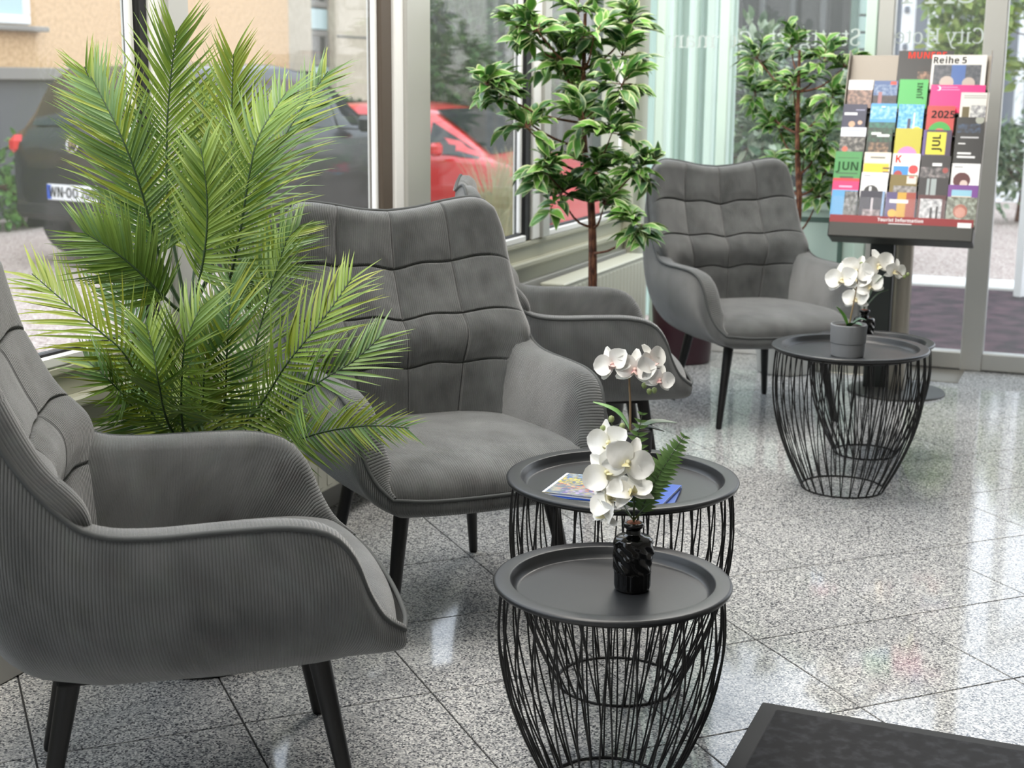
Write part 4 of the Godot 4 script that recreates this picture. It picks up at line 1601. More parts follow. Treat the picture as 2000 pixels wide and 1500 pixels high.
	car("red_car", "red hatchback parked beyond the black car", Vector3(-6.45, -0.42, -13.75), deg_to_rad(-94.0), M.car_red, false, 0.86)
	# planting
	var dark := [Color(0.018, 0.045, 0.014), Color(0.03, 0.075, 0.02), Color(0.05, 0.11, 0.03)]
	var fresh := [Color(0.16, 0.26, 0.04), Color(0.24, 0.34, 0.06), Color(0.34, 0.42, 0.12)]
	var soft := [Color(0.10, 0.17, 0.08), Color(0.20, 0.28, 0.15), Color(0.42, 0.48, 0.36), Color(0.06, 0.11, 0.06)]
	shrub("dark_tree", "dark leafy tree before the grey office front, seen in the middle window", "tree", Vector3(-8.0, -0.4, -18.4), Vector3(1.3, 1.3, 0.9), 2.2, 3600, 0.14, dark)
	shrub("bush", "dark evergreen bush at the corner of the concrete building", "bush", Vector3(-11.2, -0.4, -20.6), Vector3(0.55, 0.5, 0.5), 0.75, 1200, 0.12, dark)
	shrub("hedge", "low green hedge at the left edge before the ochre house", "hedge", Vector3(-9.35, -0.12, -10.9), Vector3(0.35, 0.42, 0.9), 0.45, 1400, 0.09, [Color(0.06, 0.15, 0.03), Color(0.10, 0.22, 0.04), Color(0.16, 0.30, 0.07)])
	shrub("grey_green_shrub", "tall grey-green shrub behind the mint-framed glass", "shrub", Vector3(-2.35, -0.02, -9.6), Vector3(0.60, 0.95, 0.4), 0.95, 3000, 0.085, soft)
	shrub("pale_shrub", "pale variegated shrub right of the grey-green one behind the glass", "shrub", Vector3(-1.78, -0.02, -10.9), Vector3(0.34, 0.8, 0.35), 0.85, 1800, 0.075, soft)
	shrub("young_tree", "bright green young tree left of the outer door beyond the entrance", "tree", Vector3(-1.22, -0.02, -13.0), Vector3(0.36, 0.6, 0.4), 1.75, 1500, 0.10, fresh)
	shrub("garden_tree", "bright green tree at the right edge beyond the entrance", "tree", Vector3(-0.45, -0.02, -13.4), Vector3(0.55, 0.8, 0.5), 1.85, 2200, 0.11, fresh)
	shrub("grey_bush", "grey-green bush beside the pavement beyond the outer door", "bush", Vector3(-0.75, -0.02, -14.6), Vector3(0.6, 0.55, 0.4), 0.6, 1500, 0.09, soft)
	# pale ornamental grass by the kerb
	for k in 4:
		var t := thing("ornamental_grass", "tuft of pale ornamental grass on the pavement before the red car, %s" % ["nearest", "second", "third", "farthest"][k], "grass", Vector3(-4.45 - 0.17 * k, -0.12, -10.5 - 0.62 * k), k * 1.1, "grass tufts before the red car")
		var g := Mesher.new()
		for i in 90:
			var a := rng.randf() * TAU
			var o := Vector3(cos(a), 0, sin(a)) * rng.randf_range(0.08, 0.28)
			var hh := rng.randf_range(0.35, 0.85)
			g.col = Color(0.45, 0.36, 0.20).lerp(Color(0.30, 0.30, 0.12), rng.randf())
			g.tube(PackedVector3Array([o * 0.1, o * 0.4 + Vector3(0, hh * 0.7, 0), o + Vector3(0, hh, 0)]), PackedFloat32Array([0.005, 0.004, 0.0015]), 3, false)
		part(t, "blades", g, M.stem).set_meta("kind", "stuff")


# ---------------------------------------------------------------- brochure stand

const TILT := 0.332
const RACK_AT := Vector3(-0.752, 0.635, -6.0)


# a point of the sloping rack face: across from the middle, up the slope, out from the face
func on_rack(a: float, b: float, out: float) -> Transform3D:
	var bs := Basis(Vector3.RIGHT, -TILT)
	return Transform3D(bs, RACK_AT + bs * Vector3(a, b, out))


# printed cover: ["r", x, y, w, h, colour], ["c", x, y, radius, colour], ["p", x, y, w, h, dark, light, seed] for a photograph
func cover(key: String, base: Color, prints: Array, w: float, h: float) -> StandardMaterial3D:
	var iw := 128 if w > 0.2 else 64
	var ih := int(iw * h / w)
	var im := Image.create(iw, ih, false, Image.FORMAT_RGB8)
	im.fill(base)
	for p in prints:
		if p[0] == "r":
			im.fill_rect(Rect2i(int(p[1] * iw), int(p[2] * ih), maxi(1, int(p[3] * iw)), maxi(1, int(p[4] * ih))), p[5])
		elif p[0] == "d":
			# dabs of colour between the two tones
			var r := RandomNumberGenerator.new()
			r.seed = p[7]
			for k in 90:
				var rad := r.randf_range(1.0, 3.2)
				var tone: Color = p[5].lerp(p[6], r.randf())
				im.fill_rect(Rect2i(int((p[1] + p[3] * r.randf()) * iw), int((p[2] + p[4] * r.randf()) * ih), int(rad * 1.6), int(rad)), tone)
		elif p[0] == "c":
			var rr: float = p[3] * iw
			var cx: float = p[1] * iw
			var cy: float = p[2] * ih
			for y in range(maxi(0, int(cy - rr)), mini(ih, int(cy + rr) + 1)):
				for x in range(maxi(0, int(cx - rr)), mini(iw, int(cx + rr) + 1)):
					if Vector2(x - cx, y - cy).length() <= rr:
						im.set_pixel(x, y, p[4])
		else:
			var f := FastNoiseLite.new()
			f.seed = p[7]
			f.frequency = 0.07
			var lo: Color = p[5]
			for y in range(int(p[2] * ih), mini(ih, int((p[2] + p[4]) * ih))):
				for x in range(int(p[1] * iw), mini(iw, int((p[1] + p[3]) * iw))):
					im.set_pixel(x, y, lo.lerp(p[6], clampf(0.5 + 0.9 * f.get_noise_2d(x, y), 0.0, 1.0)))
	var m := StandardMaterial3D.new()
	m.resource_name = key
	m.albedo_texture = ImageTexture.create_from_image(im)
	m.roughness = 0.35
	m.uv1_scale = Vector3(1.0 / w, -1.0 / h, 1)
	m.uv1_offset = Vector3(0.5, 0.5, 0)
	return m


# x0, x1, y0, y1 in pixels of the sheet measured on the stand; kept as metres on the rack's face
func brochure(x0: float, x1: float, y0: float, y1: float, layer: float, label: String, base: Color, prints: Array, texts := [], cat := "brochure") -> void:
	var ym := (y0 + y1) / 2
	var left := 1665.0 - 40.0 * (ym - 105.0) / 365.0
	var k := 0.785 / 365.0
	var a := ((x0 + x1) / 2 - left) / 272.0 * 0.55 - 0.275
	var w := (x1 - x0) / 272.0 * 0.55
	var h := (y1 - y0) * k
	var b := (470.0 - ym) * k
	var t := thing("brochure" if cat == "brochure" else "magazine", label, cat, Vector3.ZERO, 0.0, "printed matter on the brochure stand")
	t.transform = on_rack(a, b, 0.008 + 0.011 * layer)
	var m := cover("cover", base, prints, w, h)
	bpart(t, "cover_sheet", Vector3.ZERO, Vector3(w, h, 0.004), m, 0.0)
	bpart(t, "pages", Vector3(0, 0, -0.0035), Vector3(w - 0.002, h - 0.002, 0.003), M.paper, 0.0)
	for s in texts:
		# text, x, y in fractions, height as a fraction of the width, ink, turned
		var bs := Basis(Vector3(0, 0, 1), s[5] if s.size() > 5 else 0.0)
		words(t, s[0], s[3] * w, s[4], Transform3D(bs, Vector3((s[1] - 0.5) * w, (0.5 - s[2]) * h, 0.0024)), 0.0008)


func build_rack() -> void:
	var t := thing("brochure_stand", "tilted brochure stand on a steel column before the entrance glass", "stand", Vector3(-0.752, 0, -6.12))
	var inv := Transform3D(Basis.IDENTITY, -t.position)
	var b := Mesher.new()
	b.box(Vector3(0, 0.445, -0.006), Vector3(0.556, 0.68, 0.012), 0.003)
	part(t, "back_panel", b, M.rack_grey, inv * on_rack(0, 0, 0))
	b = Mesher.new()
	b.box(Vector3(0, 0.024, 0.046), Vector3(0.56, 0.062, 0.112), 0.004)
	part(t, "base_tray", b, M.rack_dark, inv * on_rack(0, 0, 0))
	b = Mesher.new()
	b.box(Vector3(0, 0.064, 0.098), Vector3(0.556, 0.036, 0.006), 0.001)
	var strip := part(t, "red_strip", b, M.strip_red, inv * on_rack(0, 0, 0))
	words(strip, "Tourist Information", 0.014, M.ink_white, Transform3D(Basis.IDENTITY, Vector3(-0.0, 0.068, 0.1015)), 0.0008)
	bpart(strip, "fine_print", Vector3(0, 0.053, 0.1012), Vector3(0.09, 0.003, 0.0008), M.ink_white, 0.0)
	bpart(strip, "white_label", Vector3(0.245, 0.058, 0.102), Vector3(0.052, 0.02, 0.002), M.ink_white, 0.0)
	b = Mesher.new()
	b.box(Vector3(0, 0.12, 0.098), Vector3(0.552, 0.075, 0.003))
	part(t, "clear_front", b, M.acrylic, inv * on_rack(0, 0, 0))
	for s in [-1, 1]:
		b = Mesher.new()
		b.box(Vector3(s * 0.279, 0.42, 0.02), Vector3(0.004, 0.74, 0.05), 0.001)
		part(t, "side_edge", b, M.rack_grey, inv * on_rack(0, 0, 0))
	for e in [[176.0, 0.022], [223.0, 0.036], [269.0, 0.056], [318.0, 0.067], [367.0, 0.078], [401.0, 0.089]]:
		b = Mesher.new()
		b.box(Vector3(0, (470.0 - e[0]) * 0.785 / 365.0 - 0.003, e[1] / 2), Vector3(0.55, 0.003, e[1]), 0.0)
		part(t, "ledge", b, M.rack_dark, inv * on_rack(0, 0, 0))
	b = Mesher.new()
	b.tube(PackedVector3Array([Vector3(0.0, 0.012, 0.0), Vector3(0.0, 0.66, 0.0)]), PackedFloat32Array([0.038]), 24)
	part(t, "column", b, M.steel)
	bpart(t, "side_cheek", Vector3(-0.09, 0.335, -0.02), Vector3(0.095, 0.65, 0.05), M.base_dark, 0.004)
	b = Mesher.new()
	b.lathe(PackedVector2Array([Vector2(0, 0), Vector2(0.198, 0), Vector2(0.2, 0.004), Vector2(0.196, 0.010), Vector2(0.05, 0.014), Vector2(0, 0.014)]), 40, Vector3.ZERO, true)
	part(t, "foot_plate", b, M.rack_dark)
	var W := Color(0.93, 0.93, 0.93)
	var K := Color(0.06, 0.06, 0.065)
	var bk: Material = M.ink_black
	var wh: Material = M.ink_white
	# top row
	brochure(1755, 1862, 98, 170, 0, "black magazine with red title and a face, top row of the brochure stand", K, [["r", 0.2, 0.1, 0.6, 0.02, K], ["p", 0.38, 0.5, 0.36, 0.5, Color(0.16, 0.11, 0.08), Color(0.62, 0.46, 0.36), 3], ["r", 0.36, 0.42, 0.38, 0.16, Color(0.09, 0.07, 0.06)]], [["MUNERE", 0.52, 0.13, 0.13, M.ink_red]], "magazine")
	brochure(1821, 1926, 108, 175, 1, "white magazine headed Reihe 5 with two faces against blue sky", Color(0.85, 0.84, 0.82), [["p", 0.05, 0.30, 0.87, 0.7, Color(0.22, 0.24, 0.27), Color(0.36, 0.37, 0.40), 5], ["r", 0.38, 0.30, 0.26, 0.7, Color(0.24, 0.38, 0.62)], ["c", 0.30, 0.80, 0.13, Color(0.72, 0.66, 0.62)], ["c", 0.70, 0.82, 0.12, Color(0.70, 0.64, 0.60)]], [["Reihe 5", 0.33, 0.16, 0.135, bk]], "magazine")
	# second row
	brochure(1657, 1706, 160, 215, 2, "brochure with white head over a brown town photograph, second row at left", W, [["p", 0, 0.36, 1, 0.64, Color(0.30, 0.24, 0.22), Color(0.66, 0.52, 0.46), 7], ["r", 0.2, 0.10, 0.7, 0.05, Color(0.7, 0.72, 0.76)], ["r", 0.2, 0.2, 0.7, 0.05, Color(0.7, 0.72, 0.76)]])
	brochure(1708, 1755, 161, 215, 2, "brochure with blue evening sky and red corner mark, second row", Color(0.25, 0.36, 0.55), [["p", 0, 0.15, 1, 0.40, Color(0.22, 0.33, 0.52), Color(0.55, 0.62, 0.72), 8], ["p", 0, 0.55, 1, 0.45, Color(0.10, 0.10, 0.13), Color(0.25, 0.18, 0.2), 9], ["r", 0.7, 0.03, 0.25, 0.12, Color(0.85, 0.25, 0.15)], ["r", 0.22, 0.42, 0.16, 0.5, Color(0.62, 0.40, 0.42)]])
	brochure(1758, 1814, 158, 215, 2, "plain green brochure marked JUNI sideways, second row", Color(0.27, 0.68, 0.33), [], [["JUNI", 0.73, 0.38, 0.2, M.ink_green, PI / 2]])
	brochure(1819, 1923, 168, 222, 2, "wide magenta brochure with small white emblem, second row at right", Color(0.84, 0.02, 0.47), [["r", 0.0, 0.8, 0.6, 0.2, Color(0.92, 0.08, 0.36)], ["c", 0.14, 0.12, 0.045, W], ["c", 0.12, 0.12, 0.035, Color(0.84, 0.02, 0.47)], ["r", 0.2, 0.08, 0.3, 0.03, Color(0.95, 0.6, 0.75)], ["r", 0.2, 0.16, 0.34, 0.03, Color(0.95, 0.6, 0.75)]])
	brochure(1877, 1930, 184, 240, 3, "grey printed newspaper leaflet at the right end under the magenta brochure", Color(0.84, 0.83, 0.80), [["r", 0.12, 0.10, 0.8, 0.04, Color(0.55, 0.55, 0.55)], ["r", 0.12, 0.18, 0.8, 0.04, Color(0.55, 0.55, 0.55)], ["r", 0.1, 0.50, 0.25, 0.4, Color(0.35, 0.30, 0.12)], ["p", 0.4, 0.45, 0.55, 0.55, Color(0.4, 0.4, 0.42), Color(0.9, 0.9, 0.88), 12]])
	# third row
	brochure(1648, 1695, 211, 265, 4, "navy blue brochure with two pale faces, third row at left", Color(0.08, 0.09, 0.24), [["c", 0.42, 0.72, 0.14, Color(0.78, 0.62, 0.5)], ["c", 0.76, 0.66, 0.10, Color(0.82, 0.66, 0.56)], ["r", 0.08, 0.32, 0.55, 0.09, W], ["r", 0.55, 0.20, 0.4, 0.04, Color(0.6, 0.6, 0.7)]])
	brochure(1703, 1754, 209, 265, 4, "brochure with bright blue sky over green hills, third row", Color(0.25, 0.60, 0.86), [["p", 0, 0.1, 1, 0.45, Color(0.22, 0.58, 0.86), Color(0.65, 0.82, 0.93), 14], ["p", 0, 0.66, 1, 0.34, Color(0.04, 0.27, 0.24), Color(0.14, 0.45, 0.36), 15], ["r", 0.42, 0.1, 0.16, 0.05, W]])
	brochure(1758, 1807, 210, 265, 4, "light blue brochure with white rays and a yellow mark, third row", Color(0.20, 0.62, 0.88), [["p", 0, 0, 1, 1, Color(0.16, 0.55, 0.86), Color(0.62, 0.84, 0.95), 16], ["r", 0.40, 0.50, 0.14, 0.45, Color(0.12, 0.16, 0.3)], ["r", 0.62, 0.30, 0.07, 0.6, Color(0.90, 0.92, 0.93)], ["c", 0.78, 0.92, 0.17, Color(0.96, 0.86, 0.1)]])
	brochure(1813, 1866, 212, 268, 4, "red programme marked 2025 with a green arch, third row", Color(0.74, 0.20, 0.18), [["c", 0.5, 0.92, 0.42, Color(0.16, 0.62, 0.2)], ["c", 0.5, 0.96, 0.22, Color(0.80, 0.36, 0.30)]], [["2025", 0.6, 0.3, 0.3, bk]])
	brochure(1868, 1920, 236, 324, 5.8, "tall black leaflet with pale blue figure at the right end, third row", K, [["p", 0.05, 0.14, 0.85, 0.2, Color(0.05, 0.06, 0.1), Color(0.2, 0.3, 0.42), 19], ["c", 0.82, 0.05, 0.16, Color(0.62, 0.63, 0.58)], ["r", 0.2, 0.42, 0.66, 0.035, Color(0.75, 0.75, 0.76)], ["r", 0.14, 0.56, 0.28, 0.03, W], ["r", 0.14, 0.76, 0.5, 0.05, W], ["r", 0.14, 0.84, 0.66, 0.05, W]])
	# fourth row
	brochure(1644, 1694, 258, 315, 5, "brochure with white head over dark ghostly figures, fourth row at left", Color(0.88, 0.89, 0.93), [["p", 0, 0.32, 1, 0.68, Color(0.06, 0.06, 0.06), Color(0.6, 0.58, 0.55), 21], ["r", 0.1, 0.10, 0.8, 0.05, Color(0.6, 0.62, 0.68)], ["c", 0.22, 0.74, 0.12, Color(0.78, 0.38, 0.28)]])
	brochure(1697, 1746, 258, 315, 5, "dark green forest brochure with white title, fourth row", Color(0.05, 0.14, 0.08), [["p", 0, 0, 1, 0.5, Color(0.04, 0.10, 0.07), Color(0.1, 0.34, 0.22), 22], ["p", 0.1, 0.5, 0.8, 0.5, Color(0.14, 0.10, 0.06), Color(0.62, 0.48, 0.36), 23], ["r", 0.16, 0.16, 0.4, 0.10, W], ["r", 0.40, 0.22, 0.5, 0.09, W]])
	brochure(1752, 1803, 258, 315, 5, "yellow brochure with a pink circle, fourth row", Color(0.74, 0.70, 0.10), [["c", 0.5, 0.92, 0.38, Color(0.90, 0.52, 0.74)]])
	brochure(1806, 1860, 260, 316, 5, "purple brochure with a yellow card marked JUL, fourth row", Color(0.20, 0.12, 0.26), [["r", 0.14, 0.08, 0.70, 0.78, Color(0.87, 0.82, 0.16)], ["r", 0.0, 0.0, 0.1, 1.0, Color(0.36, 0.28, 0.55)]], [["JUL", 0.48, 0.42, 0.3, bk, PI / 2]])
	# fifth row
	brochure(1634, 1687, 307, 366, 6, "green calendar leaflet marked JUN, fifth row at left", Color(0.22, 0.56, 0.27), [["r", 0.1, 0.2, 0.8, 0.02, Color(0.08, 0.25, 0.1)], ["r", 0.1, 0.70, 0.8, 0.05, Color(0.1, 0.33, 0.14)], ["r", 0.25, 0.82, 0.5, 0.10, Color(0.08, 0.27, 0.1)]], [["JUN", 0.52, 0.48, 0.34, M.ink_green]])
	brochure(1692, 1744, 307, 355, 6, "cream brochure with a broad yellow band, fifth row", Color(0.90, 0.87, 0.80), [["r", 0.03, 0.46, 0.95, 0.5, Color(0.97, 0.77, 0.10)], ["r", 0.74, 0.60, 0.26, 0.07, K], ["r", 0.74, 0.76, 0.26, 0.07, K], ["r", 0.24, 0.18, 0.56, 0.08, Color(0.45, 0.43, 0.4)]])
	brochure(1747, 1800, 308, 362, 6, "white brochure with a red K and blue picture, fifth row", W, [["r", 0.07, 0.45, 0.55, 0.45, Color(0.15, 0.55, 0.86)], ["c", 0.78, 0.55, 0.17, Color(0.82, 0.16, 0.18)], ["c", 0.24, 0.74, 0.15, Color(0.68, 0.16, 0.14)], ["r", 0.36, 0.26, 0.5, 0.04, Color(0.6, 0.6, 0.62)]], [["K", 0.2, 0.2, 0.3, M.ink_red]])
	brochure(1801, 1857, 312, 392, 7, "black concert leaflet with a light column, fifth row", Color(0.09, 0.07, 0.085), [["p", 0, 0.28, 1, 0.25, Color(0.12, 0.12, 0.13), Color(0.62, 0.58, 0.58), 27], ["r", 0.28, 0.55, 0.34, 0.42, Color(0.62, 0.66, 0.66)], ["r", 0.36, 0.55, 0.05, 0.42, Color(0.2, 0.2, 0.2)], ["r", 0.40, 0.18, 0.34, 0.08, W], ["c", 0.84, 0.34, 0.10, Color(0.62, 0.24, 0.22)]])
	brochure(1860, 1913, 324, 375, 6, "white brochure with a dark red circle and portrait, fifth row at right", W, [["c", 0.38, 0.62, 0.30, Color(0.32, 0.07, 0.09)], ["c", 0.46, 0.74, 0.14, Color(0.84, 0.76, 0.72)], ["r", 0.1, 0.12, 0.3, 0.06, Color(0.6, 0.6, 0.62)]])
	# sixth row
	brochure(1631, 1683, 360, 395, 7, "pink leaflet with red band and white lettering, sixth row at left", Color(0.90, 0.08, 0.42), [["r", 0, 0.0, 1, 0.16, Color(0.82, 0.10, 0.16)], ["r", 0.25, 0.42, 0.5, 0.12, Color(0.97, 0.65, 0.78)], ["r", 0.05, 0.66, 0.9, 0.16, W]])
	brochure(1687, 1739, 347, 395, 7, "white brochure with a black circle and small figure, sixth row", W, [["c", 0.40, 0.80, 0.28, K], ["r", 0.34, 0.58, 0.10, 0.28, Color(0.9, 0.9, 0.9)], ["r", 0.1, 0.12, 0.25, 0.06, Color(0.6, 0.6, 0.65)]])
	brochure(1743, 1795, 350, 398, 7, "olive gold brochure with silver jewels, sixth row", Color(0.47, 0.39, 0.09), [["p", 0.15, 0.45, 0.85, 0.45, Color(0.30, 0.28, 0.26), Color(0.70, 0.68, 0.68), 30], ["r", 0.62, 0.06, 0.36, 0.32, Color(0.88, 0.85, 0.8)], ["r", 0.70, 0.08, 0.2, 0.08, Color(0.8, 0.3, 0.3)]])
	brochure(1854, 1910, 366, 400, 7, "purple framed leaflet with pale blue view, sixth row at right", Color(0.44, 0.20, 0.55), [["r", 0.14, 0.28, 0.68, 0.72, Color(0.55, 0.76, 0.84)], ["r", 0.14, 0.62, 0.68, 0.38, Color(0.86, 0.80, 0.74)]])
	# bottom row
	brochure(1629, 1680, 384, 436, 8, "brochure half light blue, half grey photograph, bottom row at left", Color(0.32, 0.62, 0.82), [["p", 0.5, 0.05, 0.5, 0.95, Color(0.16, 0.16, 0.16), Color(0.66, 0.66, 0.66), 32]])
	brochure(1685, 1733, 384, 438, 8, "navy brochure with pale raised hands, bottom row", Color(0.07, 0.06, 0.18), [["p", 0.15, 0.66, 0.72, 0.34, Color(0.30, 0.25, 0.28), Color(0.80, 0.74, 0.74), 33], ["r", 0.46, 0.25, 0.10, 0.45, Color(0.78, 0.74, 0.76)], ["r", 0.9, 0, 0.1, 1, Color(0.55, 0.68, 0.82)]])
	brochure(1735, 1793, 385, 440, 8, "colourful brochure with orange and violet fields, bottom row", Color(0.30, 0.25, 0.46), [["r", 0.38, 0, 0.32, 1, Color(0.80, 0.62, 0.12)], ["r", 0.68, 0, 0.32, 1, Color(0.62, 0.20, 0.10)], ["c", 0.24, 0.72, 0.14, Color(0.96, 0.68, 0.15)], ["r", 0.14, 0.26, 0.64, 0.13, W]])
	brochure(1796, 1849, 388, 441, 8, "dark red brochure with a black and white window view, bottom row", Color(0.30, 0.06, 0.08), [["p", 0.1, 0.14, 0.78, 0.86, Color(0.5, 0.5, 0.52), Color(0.95, 0.95, 0.95), 35], ["r", 0.48, 0.45, 0.08, 0.5, K], ["r", 0.68, 0.40, 0.08, 0.5, K]])
	brochure(1851, 1907, 390, 444, 8, "grey-green brochure with a red-haired portrait, bottom row at right", Color(0.52, 0.56, 0.49), [["p", 0, 0, 1, 1, Color(0.30, 0.30, 0.24), Color(0.68, 0.72, 0.66), 37], ["c", 0.46, 0.48, 0.24, Color(0.66, 0.34, 0.24)], ["c", 0.46, 0.52, 0.18, Color(0.80, 0.56, 0.48)]])


# ---------------------------------------------------------------- flowers

func petal(w: float, l: float, cup: float, a: Color, b: Color) -> Mesher:
	var m := Mesher.new()
	var rows := []
	for i in 7:
		var f := i / 6.0
		var hw := w * 0.5 * pow(sin(PI * clampf(f * 0.90 + 0.08, 0.0, 1.0)), 0.62)
		if i == 6:
			hw = w * 0.12
		var row := PackedVector3Array()
		for j in 5:
			var s := j / 2.0 - 1.0
			row.append(Vector3(s * hw, f * l, cup * (s * s * hw * 0.8 - l * f * f * 0.35) + l * 0.05 * sin(f * 7.0 + s * 2.0)))
		rows.append(row)
	m.grid(rows, Vector3(0, l * 0.5, -9))
	for i in m.v.size():
		m.c[i] = a.lerp(b, clampf(m.v[i].y / l * 2.2, 0.0, 1.0))
	return m


# an orchid bloom facing «dir»: part with petals and lip as sub-parts
func bloom(t: Node3D, at: Vector3, dir: Vector3, size: float, roll: float, heart: Color, lip_tone: Color) -> void:
	var white := Color(0.86, 0.855, 0.82)
	var z := dir.normalized()
	var x := Vector3.UP.cross(z).normalized().rotated(z, roll)
	var bs := Basis(x, z.cross(x), z)
	var c := Mesher.new()
	c.col = heart
	c.lathe(PackedVector2Array([Vector2(0, -0.05), Vector2(0.07, -0.02), Vector2(0.06, 0.10), Vector2(0, 0.14)]), 10, Vector3.ZERO, true)
	var o := part(t, "bloom", c, M.petal, Transform3D(bs * Basis(Vector3.RIGHT, PI / 2) * Basis.from_scale(Vector3.ONE * size), at))
	var back := Basis(Vector3.RIGHT, -PI / 2)
	for k in 3:
		var s := petal(0.36, 0.62, 0.5, heart.lerp(white, 0.7), white)
		part(o, "sepal", s, M.petal, Transform3D(back * Basis(Vector3(0, 0, 1), TAU * k / 3.0) * Basis(Vector3.RIGHT, 0.12), back * Vector3(0, 0, -0.02)))
	for s in [-1.0, 1.0]:
		var p := petal(0.72, 0.66, 0.4, heart.lerp(white, 0.8), white)
		part(o, "petal", p, M.petal, Transform3D(back * Basis(Vector3(0, 0, 1), s * 1.32) * Basis(Vector3.RIGHT, 0.22), back * Vector3(0, 0, 0.01)))
	var l := petal(0.22, 0.30, -1.3, lip_tone, heart)
	part(o, "lip", l, M.petal, Transform3D(back * Basis(Vector3(0, 0, 1), PI) * Basis(Vector3.RIGHT, 0.9), back * Vector3(0, 0, 0.05)))


func bud(t: Node3D, at: Vector3, r: float) -> void:
	var c := Mesher.new()
	c.col = Color(0.24, 0.30, 0.12)
	c.lathe(PackedVector2Array([Vector2(0, -1.2), Vector2(0.55, -0.9), Vector2(0.95, -0.1), Vector2(0.75, 0.7), Vector2(0, 1.1)]), 10, Vector3.ZERO, true)
	part(t, "bud", c, M.stem, Transform3D(Basis.from_scale(Vector3.ONE * r), at))


func strap_leaf(t: Node3D, pts: Array, w: float, tone: Color) -> void:
	var m := Mesher.new()
	var line := smooth(pts, 9)
	var rows := []
	for i in 9:
		var f := i / 8.0
		var tg := (line[mini(i + 1, 8)] - line[maxi(i - 1, 0)]).normalized()
		var sd := tg.cross(Vector3.UP)
		sd = (sd if sd.length() > 0.1 else Vector3.RIGHT).normalized()
		var up := sd.cross(tg)
		var hw := w * 0.5 * pow(sin(PI * clampf(0.12 + f * 0.84, 0.0, 1.0)), 0.7)
		rows.append(PackedVector3Array([line[i] - sd * hw + up * hw * 0.35, line[i], line[i] + sd * hw + up * hw * 0.35]))
	m.grid(rows, Vector3(0, -30, 0))
	for i in m.v.size():
		m.c[i] = tone if i % 3 == 1 else tone * 0.85
	part(t, "leaf", m, M.leaf)


func stalk(t: Node3D, pts: Array, r: float, tone := Color(0.16, 0.13, 0.06)) -> void:
	var m := Mesher.new()
	m.col = tone
	m.tube(smooth(pts, 14), PackedFloat32Array([r, r, r, r * 0.95, r * 0.9, r * 0.9, r * 0.85, r * 0.8, r * 0.8, r * 0.7, r * 0.7, r * 0.6, r * 0.5, r * 0.4]), 7)
	part(t, "stalk", m, M.stem)


func vase(label: String, at: Vector3) -> void:
	var t := thing("bottle_vase", label, "vase", at, 0.3, "black glass bottle vases")
	var prof := [Vector2(0.0, 0.0), Vector2(0.029, 0.0), Vector2(0.0315, 0.004), Vector2(0.0318, 0.030), Vector2(0.034, 0.040), Vector2(0.0352, 0.065), Vector2(0.0352, 0.088), Vector2(0.0335, 0.094), Vector2(0.030, 0.0975), Vector2(0.020, 0.100), Vector2(0.0135, 0.103), Vector2(0.0128, 0.112), Vector2(0.0175, 0.116), Vector2(0.0185, 0.120), Vector2(0.0175, 0.1235), Vector2(0.0135, 0.1245), Vector2(0.0125, 0.118), Vector2(0.0, 0.116)]
	var fine := []
	for p in prof:
		fine.append(Vector3(p.x, p.y, 0))
	var rows := []
	for i in prof.size() - 1:
		var steps := 6 if (prof[i + 1].y - prof[i].y) > 0.008 else 1
		for s in steps:
			var q: Vector2 = prof[i].lerp(prof[i + 1], s / float(steps))
			var ring := PackedVector3Array()
			for j in 73:
				var a := TAU * (j % 72) / 72.0
				var r := q.x
				if q.y > 0.005 and q.y < 0.034 and r > 0.03:
					r += 0.0011 * cos(a * 20.0)
				elif q.y > 0.036 and q.y < 0.09 and r > 0.03:
					r += 0.0020 * sin(a * 5.0 + sin(q.y * 190.0) * 1.6) * sin(q.y * 110.0) + 0.0012 * sin(a * 9.0 - q.y * 260.0)
				ring.append(Vector3(cos(a) * r, q.y, sin(a) * r))
			rows.append(ring)
	var m := Mesher.new()
	m.grid(rows, Vector3.INF, true)
	part(t, "glass_body", m, M.vase_black)
	m = Mesher.new()
	m.lathe(PackedVector2Array([Vector2(0, 0.1255), Vector2(0.011, 0.125), Vector2(0.0135, 0.123)]), 20, Vector3.ZERO, false)
	part(t, "mouth_plug", m, M.cork)


# fern frond: midrib with pairs of small blunt leaflets
func fern(label: String, pts: Array, l: float, n: int) -> void:
	var t := thing("fern_frond", label, "fern", pts[0], 0.0, "fern fronds in the front vase")
	var local := []
	for p in pts:
		local.append(p - pts[0])
	stalk(t, local, 0.0013, Color(0.04, 0.05, 0.025))
	var line := smooth(local, 60)
	var leaf := leaflet(0.42, 0.12, Color(0.06, 0.13, 0.03), Color(0.11, 0.19, 0.05)).mesh(M.leaf)
	for i in n:
		var f := i / float(n - 1)
		var k := int(lerpf(10, 58, f))
		var tg := (line[mini(k + 1, 59)] - line[k - 1]).normalized()
		var nrm := Vector3(0.376, 0.45, 0.927)
		nrm = (nrm - tg * nrm.dot(tg)).normalized()
		var sd := tg.cross(nrm)
		for s: float in [-1.0, 1.0]:
			var d := (sd * s + tg * 0.35).normalized()
			var ll := l * (0.35 + 0.75 * sin(PI * (0.22 + 0.74 * f)))
			inst(t, "leaflet", leaf, Transform3D(Basis(d.cross(nrm) * ll, d * ll, nrm * ll), line[k]))


